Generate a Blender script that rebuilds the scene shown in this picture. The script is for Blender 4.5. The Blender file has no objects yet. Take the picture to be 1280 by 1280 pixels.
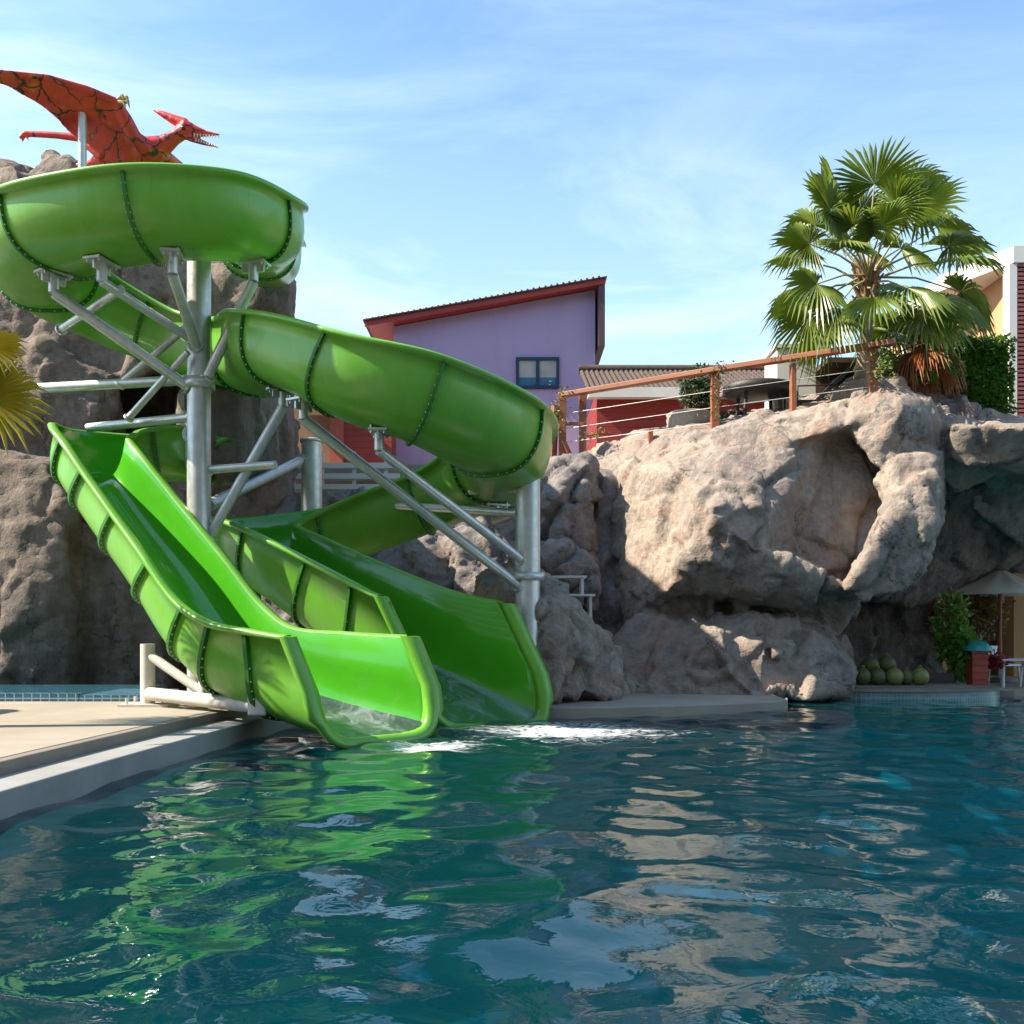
import bpy, bmesh, math, random
import numpy as np
from mathutils import Vector, Matrix, noise
random.seed(7)
R = math.radians
SC = bpy.context.scene
COL = SC.collection
FPX, CAMH, HORIZ = 1150.0, 1.1, 785.0

def at(px, py, d):
    """photo direction (1280 px frame) at a real distance d in front of the viewpoint -> metres"""
    return Vector(((px - 640) * d / FPX, d, CAMH + (HORIZ - py) * d / FPX))

# ------------------------------------------------------------------ materials
def new_mat(name):
    m = bpy.data.materials.new(name)
    m.use_nodes = True
    nt = m.node_tree
    b = nt.nodes['Principled BSDF']
    return m, nt, b

def N(nt, kind, **kw):
    n = nt.nodes.new(kind)
    for k, v in kw.items():
        if k.startswith('i_'):
            n.inputs[k[2:].replace('_', ' ')].default_value = v
        else:
            setattr(n, k, v)
    return n

def rgb(c):
    return (c[0], c[1], c[2], 1)

def mixc(nt, fac, a, b, mode='MIX'):
    n = nt.nodes.new('ShaderNodeMix'); n.data_type = 'RGBA'; n.blend_type = mode
    for sock, v in ((n.inputs[0], fac), (n.inputs[6], a), (n.inputs[7], b)):
        if isinstance(v, bpy.types.NodeSocket): nt.links.new(v, sock)
        elif isinstance(v, (int, float)): sock.default_value = v
        else: sock.default_value = rgb(v)
    return n.outputs[2]

def ramp(nt, src, p0, p1, c0=(0, 0, 0), c1=(1, 1, 1)):
    n = nt.nodes.new('ShaderNodeValToRGB')
    e = n.color_ramp.elements
    e[0].position, e[1].position = p0, p1
    e[0].color, e[1].color = rgb(c0), rgb(c1)
    nt.links.new(src, n.inputs[0])
    return n.outputs[0]

def coords(nt, scale=(1, 1, 1), kind='Object'):
    t = nt.nodes.new('ShaderNodeTexCoord')
    m = nt.nodes.new('ShaderNodeMapping')
    m.inputs['Scale'].default_value = scale
    nt.links.new(t.outputs[kind], m.inputs['Vector'])
    return m.outputs[0]

def noise_n(nt, vec, scale, detail=6, rough=.55, dist=0.0):
    n = N(nt, 'ShaderNodeTexNoise')
    n.inputs['Scale'].default_value = scale
    n.inputs['Detail'].default_value = detail
    n.inputs['Roughness'].default_value = rough
    n.inputs['Distortion'].default_value = dist
    nt.links.new(vec, n.inputs['Vector'])
    return n.outputs['Fac']

def bump_n(nt, h, strength, dist, bsdf, prev=None):
    n = nt.nodes.new('ShaderNodeBump')
    n.inputs['Strength'].default_value = strength
    n.inputs['Distance'].default_value = dist
    nt.links.new(h, n.inputs['Height'])
    if prev is not None: nt.links.new(prev, n.inputs['Normal'])
    if bsdf is not None: nt.links.new(n.outputs[0], bsdf.inputs['Normal'])
    return n.outputs[0]

def pmat(name, c1, c2=None, scale=4, rough=.6, metal=0, bump=0, bscale=40, bdist=.01, coat=0, stretch=(1, 1, 1), rvar=0):
    m, nt, b = new_mat(name)
    v = coords(nt, stretch)
    c2 = c2 or tuple(x * .8 for x in c1)
    f = noise_n(nt, v, scale, 6, .6)
    nt.links.new(mixc(nt, ramp(nt, f, .32, .68), c1, c2), b.inputs['Base Color'])
    b.inputs['Roughness'].default_value = rough
    b.inputs['Metallic'].default_value = metal
    b.inputs['Coat Weight'].default_value = coat
    if rvar:
        rr = ramp(nt, noise_n(nt, v, scale * 2.3, 5), .3, .7, (rough - rvar,) * 3, (rough + rvar,) * 3)
        nt.links.new(rr, b.inputs['Roughness'])
    if bump:
        bump_n(nt, noise_n(nt, v, bscale, 6, .6), bump, bdist, b)
    return m

def leafmat(name, c1, c2, trans=.35, rough=.5):
    m, nt, b = new_mat(name)
    v = coords(nt)
    f = noise_n(nt, v, 3.5, 4)
    c = mixc(nt, ramp(nt, f, .3, .7), c1, c2)
    nt.links.new(c, b.inputs['Base Color'])
    b.inputs['Roughness'].default_value = rough
    t = nt.nodes.new('ShaderNodeBsdfTranslucent')
    nt.links.new(mixc(nt, .5, c, (c1[0] * 1.6, c1[1] * 1.5, c1[2])), t.inputs['Color'])
    mx = nt.nodes.new('ShaderNodeMixShader'); mx.inputs[0].default_value = trans
    nt.links.new(b.outputs[0], mx.inputs[1]); nt.links.new(t.outputs[0], mx.inputs[2])
    nt.links.new(mx.outputs[0], nt.nodes['Material Output'].inputs['Surface'])
    return m

def rockmat(name, light, dark, pink, stain=.5, sc=1.0):
    m, nt, b = new_mat(name)
    v = coords(nt)
    n1 = noise_n(nt, v, .55 * sc, 9, .62, .3)
    n2 = noise_n(nt, v, 2.1 * sc, 8, .65, .6)
    n3 = noise_n(nt, v, 9 * sc, 8, .7)
    c = mixc(nt, ramp(nt, n1, .38, .62), light, dark)
    c = mixc(nt, ramp(nt, n2, .52, .68), c, pink)
    vs = coords(nt, (2.2, 2.2, .35))
    st = noise_n(nt, vs, 1.6 * sc, 8, .65, .8)
    c = mixc(nt, ramp(nt, st, .5, .72, (0, 0, 0), (stain,) * 3), c, tuple(x * .38 for x in dark))
    pale = noise_n(nt, v, 1.3 * sc, 9, .7, 1.0)
    c = mixc(nt, ramp(nt, pale, .56, .74, (0, 0, 0), (.6,) * 3), c, tuple(min(.62, x * 1.25) for x in light))
    c = mixc(nt, ramp(nt, n3, .30, .62, (.55,) * 3, (0, 0, 0)), c, tuple(x * .45 for x in dark))
    fz = N(nt, 'ShaderNodeTexVoronoi'); fz.feature = 'DISTANCE_TO_EDGE'; fz.inputs['Scale'].default_value = .9 * sc
    dv = nt.nodes.new('ShaderNodeVectorMath'); dv.operation = 'ADD'
    dn_ = N(nt, 'ShaderNodeTexNoise'); dn_.inputs['Scale'].default_value = 1.6; dn_.inputs['Detail'].default_value = 9; dn_.inputs['Roughness'].default_value = .65
    nt.links.new(coords(nt, (1, 1, .6)), dv.inputs[0]); nt.links.new(v, dn_.inputs['Vector']); nt.links.new(dn_.outputs['Color'], dv.inputs[1])
    nt.links.new(dv.outputs[0], fz.inputs['Vector'])
    gate = N(nt, 'ShaderNodeMath', operation='MULTIPLY')
    nt.links.new(ramp(nt, fz.outputs['Distance'], .0, .016, (1, 1, 1), (0, 0, 0)), gate.inputs[0]); nt.links.new(ramp(nt, n1, .46, .54), gate.inputs[1])
    c = mixc(nt, gate.outputs[0], c, tuple(x * .3 for x in dark))
    nt.links.new(c, b.inputs['Base Color'])
    b.inputs['Roughness'].default_value = .88
    h1 = bump_n(nt, noise_n(nt, v, 3.2 * sc, 12, .66, .5), .5, .12, None)
    vo = N(nt, 'ShaderNodeTexVoronoi'); vo.feature = 'DISTANCE_TO_EDGE'; vo.inputs['Scale'].default_value = 2.3 * sc
    wv = nt.nodes.new('ShaderNodeVectorMath'); wv.operation = 'ADD'
    nz = N(nt, 'ShaderNodeTexNoise'); nz.inputs['Scale'].default_value = 2.0; nz.inputs['Detail'].default_value = 5
    nt.links.new(v, nz.inputs['Vector'])
    nt.links.new(v, wv.inputs[0]); nt.links.new(nz.outputs['Color'], wv.inputs[1])
    nt.links.new(wv.outputs[0], vo.inputs['Vector'])
    h2 = bump_n(nt, ramp(nt, vo.outputs['Distance'], .0, .03), .16, .05, None, h1)
    h3 = bump_n(nt, n3, .75, .09, None, h2)
    bump_n(nt, noise_n(nt, v, 30 * sc, 6, .75), .5, .02, b, h3)
    return m

# ------------------------------------------------------------------ mesh builder
class MB:
    def __init__(s): s.v, s.f, s.m, s.sm = [], [], [], []
    def add(s, vs, fs, mi=0, smooth=False):
        o = len(s.v); s.v += [Vector(p) for p in vs]
        for f in fs:
            s.f.append(tuple(o + i for i in f)); s.m.append(mi); s.sm.append(smooth)
    def box(s, lo, hi, mi=0, rot=0, c=None):
        (x0, y0, z0), (x1, y1, z1) = lo, hi
        vs = [Vector(p) for p in ((x0, y0, z0), (x1, y0, z0), (x1, y1, z0), (x0, y1, z0), (x0, y0, z1), (x1, y0, z1), (x1, y1, z1), (x0, y1, z1))]
        if rot:
            c = Vector(c) if c else (vs[0] + vs[6]) / 2
            mt = Matrix.Rotation(rot, 3, 'Z'); vs = [mt @ (p - c) + c for p in vs]
        s.add(vs, [(3, 2, 1, 0), (4, 5, 6, 7), (0, 1, 5, 4), (1, 2, 6, 5), (2, 3, 7, 6), (3, 0, 4, 7)], mi)
    def beam(s, p, q, w, h, mi=0, up=(0, 0, 1)):
        p, q = Vector(p), Vector(q); t = (q - p).normalized(); u = Vector(up)
        a = t.cross(u)
        if a.length < 1e-3: a = t.cross(Vector((0, 1, 0)))
        a.normalize(); b = a.cross(t).normalized()
        vs = []
        for e in (p, q):
            for sa, sb in ((-1, -1), (1, -1), (1, 1), (-1, 1)):
                vs.append(e + a * sa * w / 2 + b * sb * h / 2)
        s.add(vs, [(0, 1, 2, 3), (7, 6, 5, 4), (0, 4, 5, 1), (1, 5, 6, 2), (2, 6, 7, 3), (3, 7, 4, 0)], mi)
    def tube(s, pts, r, n=16, mi=0, caps=True):
        pts = [Vector(p) for p in pts]; k = len(pts)
        rs = r if isinstance(r, (list, tuple)) else [r] * k
        t0 = (pts[1] - pts[0]).normalized()
        a = t0.orthogonal().normalized(); vs = []
        for i in range(k):
            t = (pts[min(i + 1, k - 1)] - pts[max(i - 1, 0)]).normalized()
            a = (a - t * a.dot(t)).normalized(); b = t.cross(a)
            for j in range(n):
                w = 2 * math.pi * j / n
                vs.append(pts[i] + (a * math.cos(w) + b * math.sin(w)) * rs[i])
        fs = [(i * n + j, i * n + (j + 1) % n, (i + 1) * n + (j + 1) % n, (i + 1) * n + j) for i in range(k - 1) for j in range(n)]
        s.add(vs, fs, mi, True)
        if caps:
            s.add(vs[:n], [tuple(range(n - 1, -1, -1))], mi); s.add(vs[-n:], [tuple(range(n))], mi)
    def lathe(s, c, prof, n=24, mi=0, sx=1, sy=1):
        c = Vector(c); vs = []
        for r, z in prof:
            for j in range(n):
                w = 2 * math.pi * j / n
                vs.append(c + Vector((r * math.cos(w) * sx, r * math.sin(w) * sy, z)))
        k = len(prof)
        s.add(vs, [(i * n + j, i * n + (j + 1) % n, (i + 1) * n + (j + 1) % n, (i + 1) * n + j) for i in range(k - 1) for j in range(n)], mi, True)
    def ball(s, c, r, mi=0, n=12, sc=(1, 1, 1)):
        prof = [(r * math.sin(math.pi * i / 8) + 1e-4, -r * math.cos(math.pi * i / 8) * sc[2]) for i in range(9)]
        s.lathe(c, prof, n, mi, sc[0], sc[1])
    def prism(s, poly, z0, z1, mi=0):
        n = len(poly)
        vs = [Vector((x, y, z0)) for x, y in poly] + [Vector((x, y, z1)) for x, y in poly]
        s.add(vs, [tuple(range(n - 1, -1, -1)), tuple(range(n, 2 * n))] + [(i, (i + 1) % n, n + (i + 1) % n, n + i) for i in range(n)], mi)
    def build(s, name, mats, parent=None, loc=None, bevel=0):
        me = bpy.data.meshes.new(name)
        o = bpy.data.objects.new(name, me); COL.objects.link(o)
        if parent is not None:
            wl = parent.get('_w'); org = Vector(wl)
            o.parent = parent
            loc_w = org
        else:
            loc_w = Vector(loc) if loc is not None else Vector((0, 0, 0))
            o.location = loc_w
        me.from_pydata([p - loc_w for p in s.v], [], s.f)
        for m in (mats if isinstance(mats, (list, tuple)) else [mats]): me.materials.append(m)
        me.polygons.foreach_set('material_index', s.m)
        me.polygons.foreach_set('use_smooth', s.sm)
        me.update()
        if bevel:
            b = o.modifiers.new('bevel', 'BEVEL'); b.width = bevel; b.segments = 2; b.limit_method = 'ANGLE'; b.angle_limit = R(40)
        o['_w'] = tuple(loc_w)
        return o

def tag(o, label=None, cat=None, group=None, kind=None):
    if label: o['label'] = label
    if cat: o['category'] = cat
    if group: o['group'] = group
    if kind: o['kind'] = kind
    return o

def thing(name, label, cat, loc, group=None):
    o = bpy.data.objects.new(name, None); COL.objects.link(o)
    o.location = loc; o.empty_display_size = .1
    o['_w'] = tuple(loc)
    return tag(o, label, cat, group)

def dup(root, loc, rz=0, label=None, scale=1):
    r = root.copy(); COL.objects.link(r); r.location = loc; r.rotation_euler.z = rz; r.scale = (scale,) * 3
    if label: r['label'] = label
    for ch in [c for c in SC.objects if c.parent == root]:
        c = ch.copy(); COL.objects.link(c); c.parent = r
        for g in [x for x in SC.objects if x.parent == ch]:
            d = g.copy(); COL.objects.link(d); d.parent = c
    return r

def nvec(p):
    return Vector((noise.noise(p), noise.noise(p + Vector((31.4, 7.7, 2.3))), noise.noise(p + Vector((5.1, 47.9, 13.6)))))

# ------------------------------------------------------------------ rocks: hulls fused, smoothed and weathered
def rock(name, label, hulls, voxel, mat, seed=0, amp=.12, fine=.03, smooth=3, facet=1.0, cat='rock', parent=None, world=False):
    bm = bmesh.new()
    for h in hulls:
        pts = [Vector(p) if world else at(*p) for p in h]
        b2 = bmesh.new()
        for p in pts: b2.verts.new(p)
        res = bmesh.ops.convex_hull(b2, input=b2.verts)
        bmesh.ops.delete(b2, geom=list({g for g in res['geom_interior'] + res['geom_unused'] if isinstance(g, bmesh.types.BMVert)}), context='VERTS')
        bmesh.ops.recalc_face_normals(b2, faces=b2.faces)
        tmp = bpy.data.meshes.new('t'); b2.to_mesh(tmp); b2.free()
        bm.from_mesh(tmp); bpy.data.meshes.remove(tmp)
    me = bpy.data.meshes.new('t'); bm.to_mesh(me); bm.free()
    o = bpy.data.objects.new('t', me); COL.objects.link(o)
    md = o.modifiers.new('r', 'REMESH'); md.mode = 'VOXEL'; md.voxel_size = voxel
    dg = bpy.context.evaluated_depsgraph_get()
    out = bpy.data.meshes.new_from_object(o.evaluated_get(dg))
    bpy.data.objects.remove(o); bpy.data.meshes.remove(me)
    n = len(out.vertices)
    co = np.empty(n * 3); out.vertices.foreach_get('co', co); co = co.reshape(-1, 3)
    ed = np.empty(len(out.edges) * 2, dtype=np.int64); out.edges.foreach_get('vertices', ed); ed = ed.reshape(-1, 2)
    deg = np.bincount(ed.ravel(), minlength=n)[:, None]
    for _ in range(smooth):
        acc = np.zeros_like(co)
        np.add.at(acc, ed[:, 0], co[ed[:, 1]]); np.add.at(acc, ed[:, 1], co[ed[:, 0]])
        co = co * .4 + .6 * acc / np.maximum(deg, 1)
    out.vertices.foreach_set('co', co.ravel()); out.update()
    nr = np.empty(n * 3); out.vertices.foreach_get('normal', nr); nr = nr.reshape(-1, 3)
    off = Vector((seed * 7.3, seed * 3.1, seed * 1.7))
    dsp = np.empty(n)
    for i in range(n):
        p = Vector(co[i]) + off
        w = nvec(p * .8) * .5
        q = (p + w) * 1.0
        dd, pp = noise.voronoi(q)
        f = noise.fractal(p * .9, .9, 2.1, 6)
        ce = noise.noise(pp[0] * 3.7)
        crack = max(0.0, 1 - (dd[1] - dd[0]) / .09)
        q2 = Vector((p.x, p.y, p.z * .75)) * .85 + w * .35
        d1, p1 = noise.voronoi(q2)
        t1 = nvec(p1[0] * 5.3); f1 = t1.dot(q2 - p1[0])
        q3 = Vector((p.x, p.y, p.z * .8)) * 2.1 + w * .6
        d3, p3 = noise.voronoi(q3)
        f3 = nvec(p3[0] * 5.3).dot(q3 - p3[0])
        k1 = min(1.0, (d1[1] - d1[0]) / .05); k3 = min(1.0, (d3[1] - d3[0]) / .05)
        fac = facet * (.50 * f1 * k1 + .20 * f3 * k3 - .05 * (1 - k1) - .02 * (1 - k3) + .05 * noise.noise(p1[0] * 9.1))
        dsp[i] = fac + amp * (1.1 * f + .8 * ce - .25 * crack) + fine * .8 * noise.fractal(p * 4.5, .7, 2.2, 5) + fine * noise.ridged_multi_fractal(p * 3.0, .8, 2.2, 5, 1.0, 2.0) - fine
    co = co + nr * dsp[:, None]
    lo = co.min(0); hi = co.max(0)
    loc = np.array([(lo[0] + hi[0]) / 2, (lo[1] + hi[1]) / 2, lo[2]])
    if parent is not None: loc = np.array(parent['_w'])
    out.vertices.foreach_set('co', (co - loc).ravel())
    out.polygons.foreach_set('use_smooth', [True] * len(out.polygons))
    out.materials.clear(); out.materials.append(mat)
    out.name = name; out.update()
    o = bpy.data.objects.new(name, out); COL.objects.link(o)
    if parent is not None: o.parent = parent
    else:
        o.location = loc; tag(o, label, cat)
    o['_w'] = tuple(loc)
    return o

# ------------------------------------------------------------------ foliage helpers
def leaf_quads(mb, c, n, rad, size, mi=(0,), droop=0.0, shell=.35, rnd=random):
    c = Vector(c)
    for _ in range(n):
        d = Vector((rnd.gauss(0, 1), rnd.gauss(0, 1), rnd.gauss(0, 1))).normalized()
        r = shell + (1 - shell) * rnd.random() ** .6
        p = c + Vector((d.x * rad[0], d.y * rad[1], d.z * rad[2])) * r
        one_leaf(mb, p, size * rnd.uniform(.6, 1.3), rnd.choice(mi), d, droop, rnd)

def one_leaf(mb, p, s, mi, d, droop, rnd):
    t = (d + Vector((rnd.uniform(-1, 1), rnd.uniform(-1, 1), rnd.uniform(-1, 1) - droop))).normalized()
    a = t.orthogonal().normalized(); a = Matrix.Rotation(rnd.uniform(0, 6.28), 3, t) @ a
    b = t.cross(a) * .12 * s
    mb.add([p, p + t * s * .5 + a * s * .28 + b, p + t * s, p + t * s * .5 - a * s * .28 + b], [(0, 1, 2, 3)], mi, False)

def fan_leaf(mb, base, hub, rad, mi=0, mp=1, nseg=30, spread=140, droop=.5, rnd=random, nrm=None, sag=.0):
    """petiole from base to hub, then a pleated fan with split drooping tips"""
    base, hub = Vector(base), Vector(hub)
    f = (hub - base).normalized()
    L = (hub - base).length
    mid = base.lerp(hub, .5) + Vector((0, 0, L * .06))
    mb.tube([base, mid, hub], [.022, .014, .010], 6, mp)
    f = ((hub - mid).normalized() + Vector((0, 0, -sag))).normalized()
    up = Vector(nrm) if nrm else Vector((0, 0, 1)) + Vector((rnd.uniform(-.3, .3), rnd.uniform(-.3, .3), 0))
    s = f.cross(up)
    if s.length < .2: s = f.cross(Vector((rnd.uniform(-1, 1), 1, 0)))
    s.normalize(); n = s.cross(f).normalized()
    roll = Matrix.Rotation(rnd.uniform(-.5, .5), 3, f); s = roll @ s; n = roll @ n
    da = 2 * spread / nseg
    for k in range(nseg):
        a = R(-spread + da * (k + .5) + rnd.uniform(-1.5, 1.5)); h = R(da * .5)
        ln = rad * (.72 + .28 * math.cos(a * .62)) * rnd.uniform(.9, 1.06)
        def P(ang, r, lift, dr):
            q = hub + (f * math.cos(ang) + s * math.sin(ang)) * r + n * lift
            cup = abs(math.sin(ang)) * r * .22
            return q + n * cup - Vector((0, 0, dr))
        r1, r2 = ln * .46, ln * .76
        dr1, dr2, dr3 = droop * .10 * ln, droop * .28 * ln, droop * ln * rnd.uniform(.45, .8)
        pl = .012 + .02 * rad
        v = [hub, P(a - h, r1, -pl, dr1), P(a, r1, pl, dr1), P(a + h, r1, -pl, dr1),
             P(a - h * .62, r2, -pl * .6, dr2), P(a, r2, pl * .6, dr2), P(a + h * .62, r2, -pl * .6, dr2), P(a, ln, 0, dr3)]
        mb.add(v, [(0, 1, 2), (0, 2, 3), (1, 4, 5, 2), (2, 5, 6, 3), (4, 7, 5), (5, 7, 6)], mi, False)
# ------------------------------------------------------------------ camera, light, sky
cam = bpy.data.cameras.new('camera'); co_ = bpy.data.objects.new('camera', cam); COL.objects.link(co_)
co_.location = (0, 0, CAMH); co_.rotation_euler = (R(90), 0, 0)
cam.sensor_width = 36; cam.lens = FPX / 1280 * 36; cam.shift_y = (HORIZ - 640) / 1280
cam.clip_start = .05; cam.clip_end = 3000
SC.camera = co_

SUN_AZ = R(-99)      # compass-like: 0 = straight ahead, negative = to the left
SUN_EL = R(44)
sd = Vector((math.sin(SUN_AZ) * math.cos(SUN_EL), math.cos(SUN_AZ) * math.cos(SUN_EL), math.sin(SUN_EL)))
sl = bpy.data.lights.new('sun', 'SUN'); sl.energy = 4.5; sl.angle = R(.53); sl.color = (1, .885, .735)
so = bpy.data.objects.new('sun', sl); COL.objects.link(so)
so.rotation_euler = (-sd).to_track_quat('-Z', 'Y').to_euler()
so.location = sd * 60

w = bpy.data.worlds.new('World'); SC.world = w; w.use_nodes = True
nt = w.node_tree; bg = nt.nodes['Background']
sky = nt.nodes.new('ShaderNodeTexSky'); sky.sky_type = 'NISHITA'; sky.sun_disc = False
sky.sun_elevation = SUN_EL; sky.sun_rotation = SUN_AZ
sky.altitude = 100; sky.air_density = 1.0; sky.dust_density = .6; sky.ozone_density = 1.3
tc = nt.nodes.new('ShaderNodeTexCoord'); mp = nt.nodes.new('ShaderNodeMapping')
mp.inputs['Scale'].default_value = (1.3, 1.3, 4.2); mp.inputs['Rotation'].default_value = (.0, R(22), R(20))
nt.links.new(tc.outputs['Generated'], mp.inputs['Vector'])
c1 = noise_n(nt, mp.outputs[0], 1.5, 10, .62, 1.2)
c2 = noise_n(nt, mp.outputs[0], .55, 4, .5, .4)
sx = nt.nodes.new('ShaderNodeSeparateXYZ'); nt.links.new(tc.outputs['Generated'], sx.inputs[0])
lf = N(nt, 'ShaderNodeMapRange'); nt.links.new(sx.outputs['X'], lf.inputs[0])
lf.inputs[1].default_value = .55; lf.inputs[2].default_value = -.55; lf.inputs[3].default_value = .25; lf.inputs[4].default_value = 1.0
mu = N(nt, 'ShaderNodeMath', operation='MULTIPLY'); nt.links.new(ramp(nt, c1, .44, .88), mu.inputs[0]); nt.links.new(ramp(nt, c2, .35, .62), mu.inputs[1])
mu2 = N(nt, 'ShaderNodeMath', operation='MULTIPLY'); nt.links.new(mu.outputs[0], mu2.inputs[0]); nt.links.new(lf.outputs[0], mu2.inputs[1])
skc = mixc(nt, 1.0, sky.outputs[0], (.86, .98, .97), 'MULTIPLY')
hz_ = ramp(nt, sx.outputs['Z'], .0, .55, (.55,) * 3, (0, 0, 0))
skc = mixc(nt, hz_, skc, (3.5, 4.25, 4.85))
nt.links.new(mixc(nt, mu2.outputs[0], skc, (5.0, 5.7, 6.2)), bg.inputs['Color'])
bg.inputs['Strength'].default_value = .135

SC.view_settings.view_transform = 'Standard'; SC.view_settings.look = 'None'
SC.view_settings.exposure = 1.3; SC.view_settings.gamma = 1
SC.render.engine = 'CYCLES'
SC.cycles.max_bounces = 8; SC.cycles.transparent_max_bounces = 12; SC.cycles.use_denoising = True
SC.cycles.caustics_reflective = False; SC.cycles.caustics_refractive = False

# ------------------------------------------------------------------ shared materials
M = {}
M['green_in'] = pmat('wet_green_gelcoat', (.072, .40, .016), (.06, .34, .013), 1.2, .16, coat=.3, rvar=.06, bump=.03, bscale=6)
M['green_out'] = pmat('green_gelcoat', (.15, .425, .036), (.12, .365, .026), 1.3, .34, coat=.1, rvar=.08, bump=.3, bscale=30, bdist=.006, stretch=(1, 1, .35))
M['flange'] = pmat('dark_green_flange', (.03, .19, .012), (.02, .13, .01), 6, .5)
M['steel'] = pmat('galvanised_steel', (.66, .66, .63), (.52, .53, .51), 9, .38, metal=.5, rvar=.1, bump=.06, bscale=60, bdist=.003)
M['white_steel'] = pmat('white_painted_steel', (.62, .60, .55), (.50, .48, .43), 6, .5)
M['bolt'] = pmat('bolt_steel', (.7, .7, .66), None, 8, .4, metal=.5)
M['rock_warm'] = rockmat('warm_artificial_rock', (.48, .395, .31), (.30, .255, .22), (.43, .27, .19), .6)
M['rock_brown_shade'] = rockmat('shade_brown_artificial_rock', (.31, .245, .19), (.16, .13, .108), (.28, .20, .145), .8)  # brown rock, coloured darker to carry the shade on the tower
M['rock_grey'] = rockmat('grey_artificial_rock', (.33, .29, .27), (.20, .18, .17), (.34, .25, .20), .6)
M['deck'] = pmat('beige_deck_screed', (.36, .31, .245), (.28, .245, .195), 1.1, .75, bump=.15, bscale=90, bdist=.004)
M['coping'] = pmat('grey_coping_stone', (.31, .305, .29), (.25, .25, .24), 2.5, .7, bump=.15, bscale=70, bdist=.004)
M['coping_dark'] = pmat('dark_riser_stone', (.24, .205, .165), (.19, .165, .135), 2.5, .75)
M['wood'] = pmat('red_brown_timber', (.34, .125, .055), (.24, .085, .04), 3, .55, stretch=(1, 1, 6), bump=.1)
M['black'] = pmat('black_rattan', (.022, .020, .020), (.035, .03, .028), 30, .5, bump=.4, bscale=120)
M['white'] = pmat('white_render', (.74, .71, .66), (.66, .63, .58), 1.2, .8, bump=.08, bscale=60)
M['white_plastic'] = pmat('white_plastic', (.75, .75, .74), None, 3, .35)
M['dark_blue'] = pmat('dark_blue_frame', (.012, .035, .09), None, 3, .35)

def weather(mat, col, scale, lo, hi, amt, stretch):
    """faint chalky streaks and scale marks over a finish"""
    nt = mat.node_tree; b = nt.nodes['Principled BSDF']; src = b.inputs['Base Color'].links[0].from_socket
    f = ramp(nt, noise_n(nt, coords(nt, stretch), scale, 9, .7, .6), lo, hi, (0, 0, 0), (amt,) * 3)
    nt.links.new(mixc(nt, f, src, col), b.inputs['Base Color'])
weather(M['green_out'], (.27, .47, .13), 2.2, .45, .8, .5, (1.5, 1.5, .35))
weather(M['green_out'], (.05, .14, .02), 3.5, .60, .85, .5, (2, 2, .25))
weather(M['green_in'], (.13, .38, .08), 3.0, .52, .85, .5, (1, 1, 1))
weather(M['deck'], (.20, .18, .15), 1.3, .50, .8, .55, (1, 1, 1))
weather(M['coping'], (.17, .165, .15), 2.2, .52, .8, .5, (1, 1, 1))
weather(M['steel'], (.36, .37, .36), 5, .5, .8, .6, (1, 1, .3))
def mosaic(name, ca, cb, grout, size, rough=.2, absorb_dark=(.003, .06, .12)):
    m, nt, b = new_mat(name)
    v = coords(nt)
    br = N(nt, 'ShaderNodeTexBrick'); br.offset = 0
    br.inputs['Scale'].default_value = 1; br.inputs['Brick Width'].default_value = size; br.inputs['Row Height'].default_value = size
    br.inputs['Mortar Size'].default_value = size * .06
    br.inputs['Color1'].default_value = rgb(ca); br.inputs['Color2'].default_value = rgb(cb); br.inputs['Mortar'].default_value = rgb(grout)
    nt.links.new(v, br.inputs['Vector'])
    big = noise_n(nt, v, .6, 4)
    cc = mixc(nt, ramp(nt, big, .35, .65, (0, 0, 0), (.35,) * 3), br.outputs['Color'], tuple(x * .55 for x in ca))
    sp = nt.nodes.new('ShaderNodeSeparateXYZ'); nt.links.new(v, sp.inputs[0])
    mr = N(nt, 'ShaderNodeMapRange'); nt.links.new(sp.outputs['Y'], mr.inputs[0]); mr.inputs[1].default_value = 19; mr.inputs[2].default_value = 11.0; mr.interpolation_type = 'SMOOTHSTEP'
    nt.links.new(mixc(nt, mr.outputs[0], cc, absorb_dark), b.inputs['Base Color'])  # near floor painted darker to stand for light lost in deep water
    b.inputs['Roughness'].default_value = rough
    return m
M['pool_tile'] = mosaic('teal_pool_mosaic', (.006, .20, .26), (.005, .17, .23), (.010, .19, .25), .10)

def wall_tile(name, ca, cb, grout, w_, h_):
    """tiles on upright faces: rows in z, columns along the face"""
    m, nt, b = new_mat(name)
    v = coords(nt)
    sp = nt.nodes.new('ShaderNodeSeparateXYZ'); nt.links.new(v, sp.inputs[0])
    ad = N(nt, 'ShaderNodeMath', operation='ADD'); nt.links.new(sp.outputs[0], ad.inputs[0]); nt.links.new(sp.outputs[1], ad.inputs[1])
    cb_ = nt.nodes.new('ShaderNodeCombineXYZ'); nt.links.new(ad.outputs[0], cb_.inputs[0]); nt.links.new(sp.outputs[2], cb_.inputs[1])
    br = N(nt, 'ShaderNodeTexBrick'); br.offset = 0
    br.inputs['Scale'].default_value = 1; br.inputs['Brick Width'].default_value = w_; br.inputs['Row Height'].default_value = h_
    br.inputs['Mortar Size'].default_value = h_ * .07
    br.inputs['Color1'].default_value = rgb(ca); br.inputs['Color2'].default_value = rgb(cb); br.inputs['Mortar'].default_value = rgb(grout)
    nt.links.new(cb_.outputs[0], br.inputs['Vector'])
    nt.links.new(br.outputs['Color'], b.inputs['Base Color'])
    b.inputs['Roughness'].default_value = .25
    bump_n(nt, br.outputs['Fac'], -.4, .005, b)
    return m
M['blue_tile'] = wall_tile('blue_edge_tile', (.03, .11, .19), (.05, .17, .25), (.30, .40, .44), .10, .10)
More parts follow.
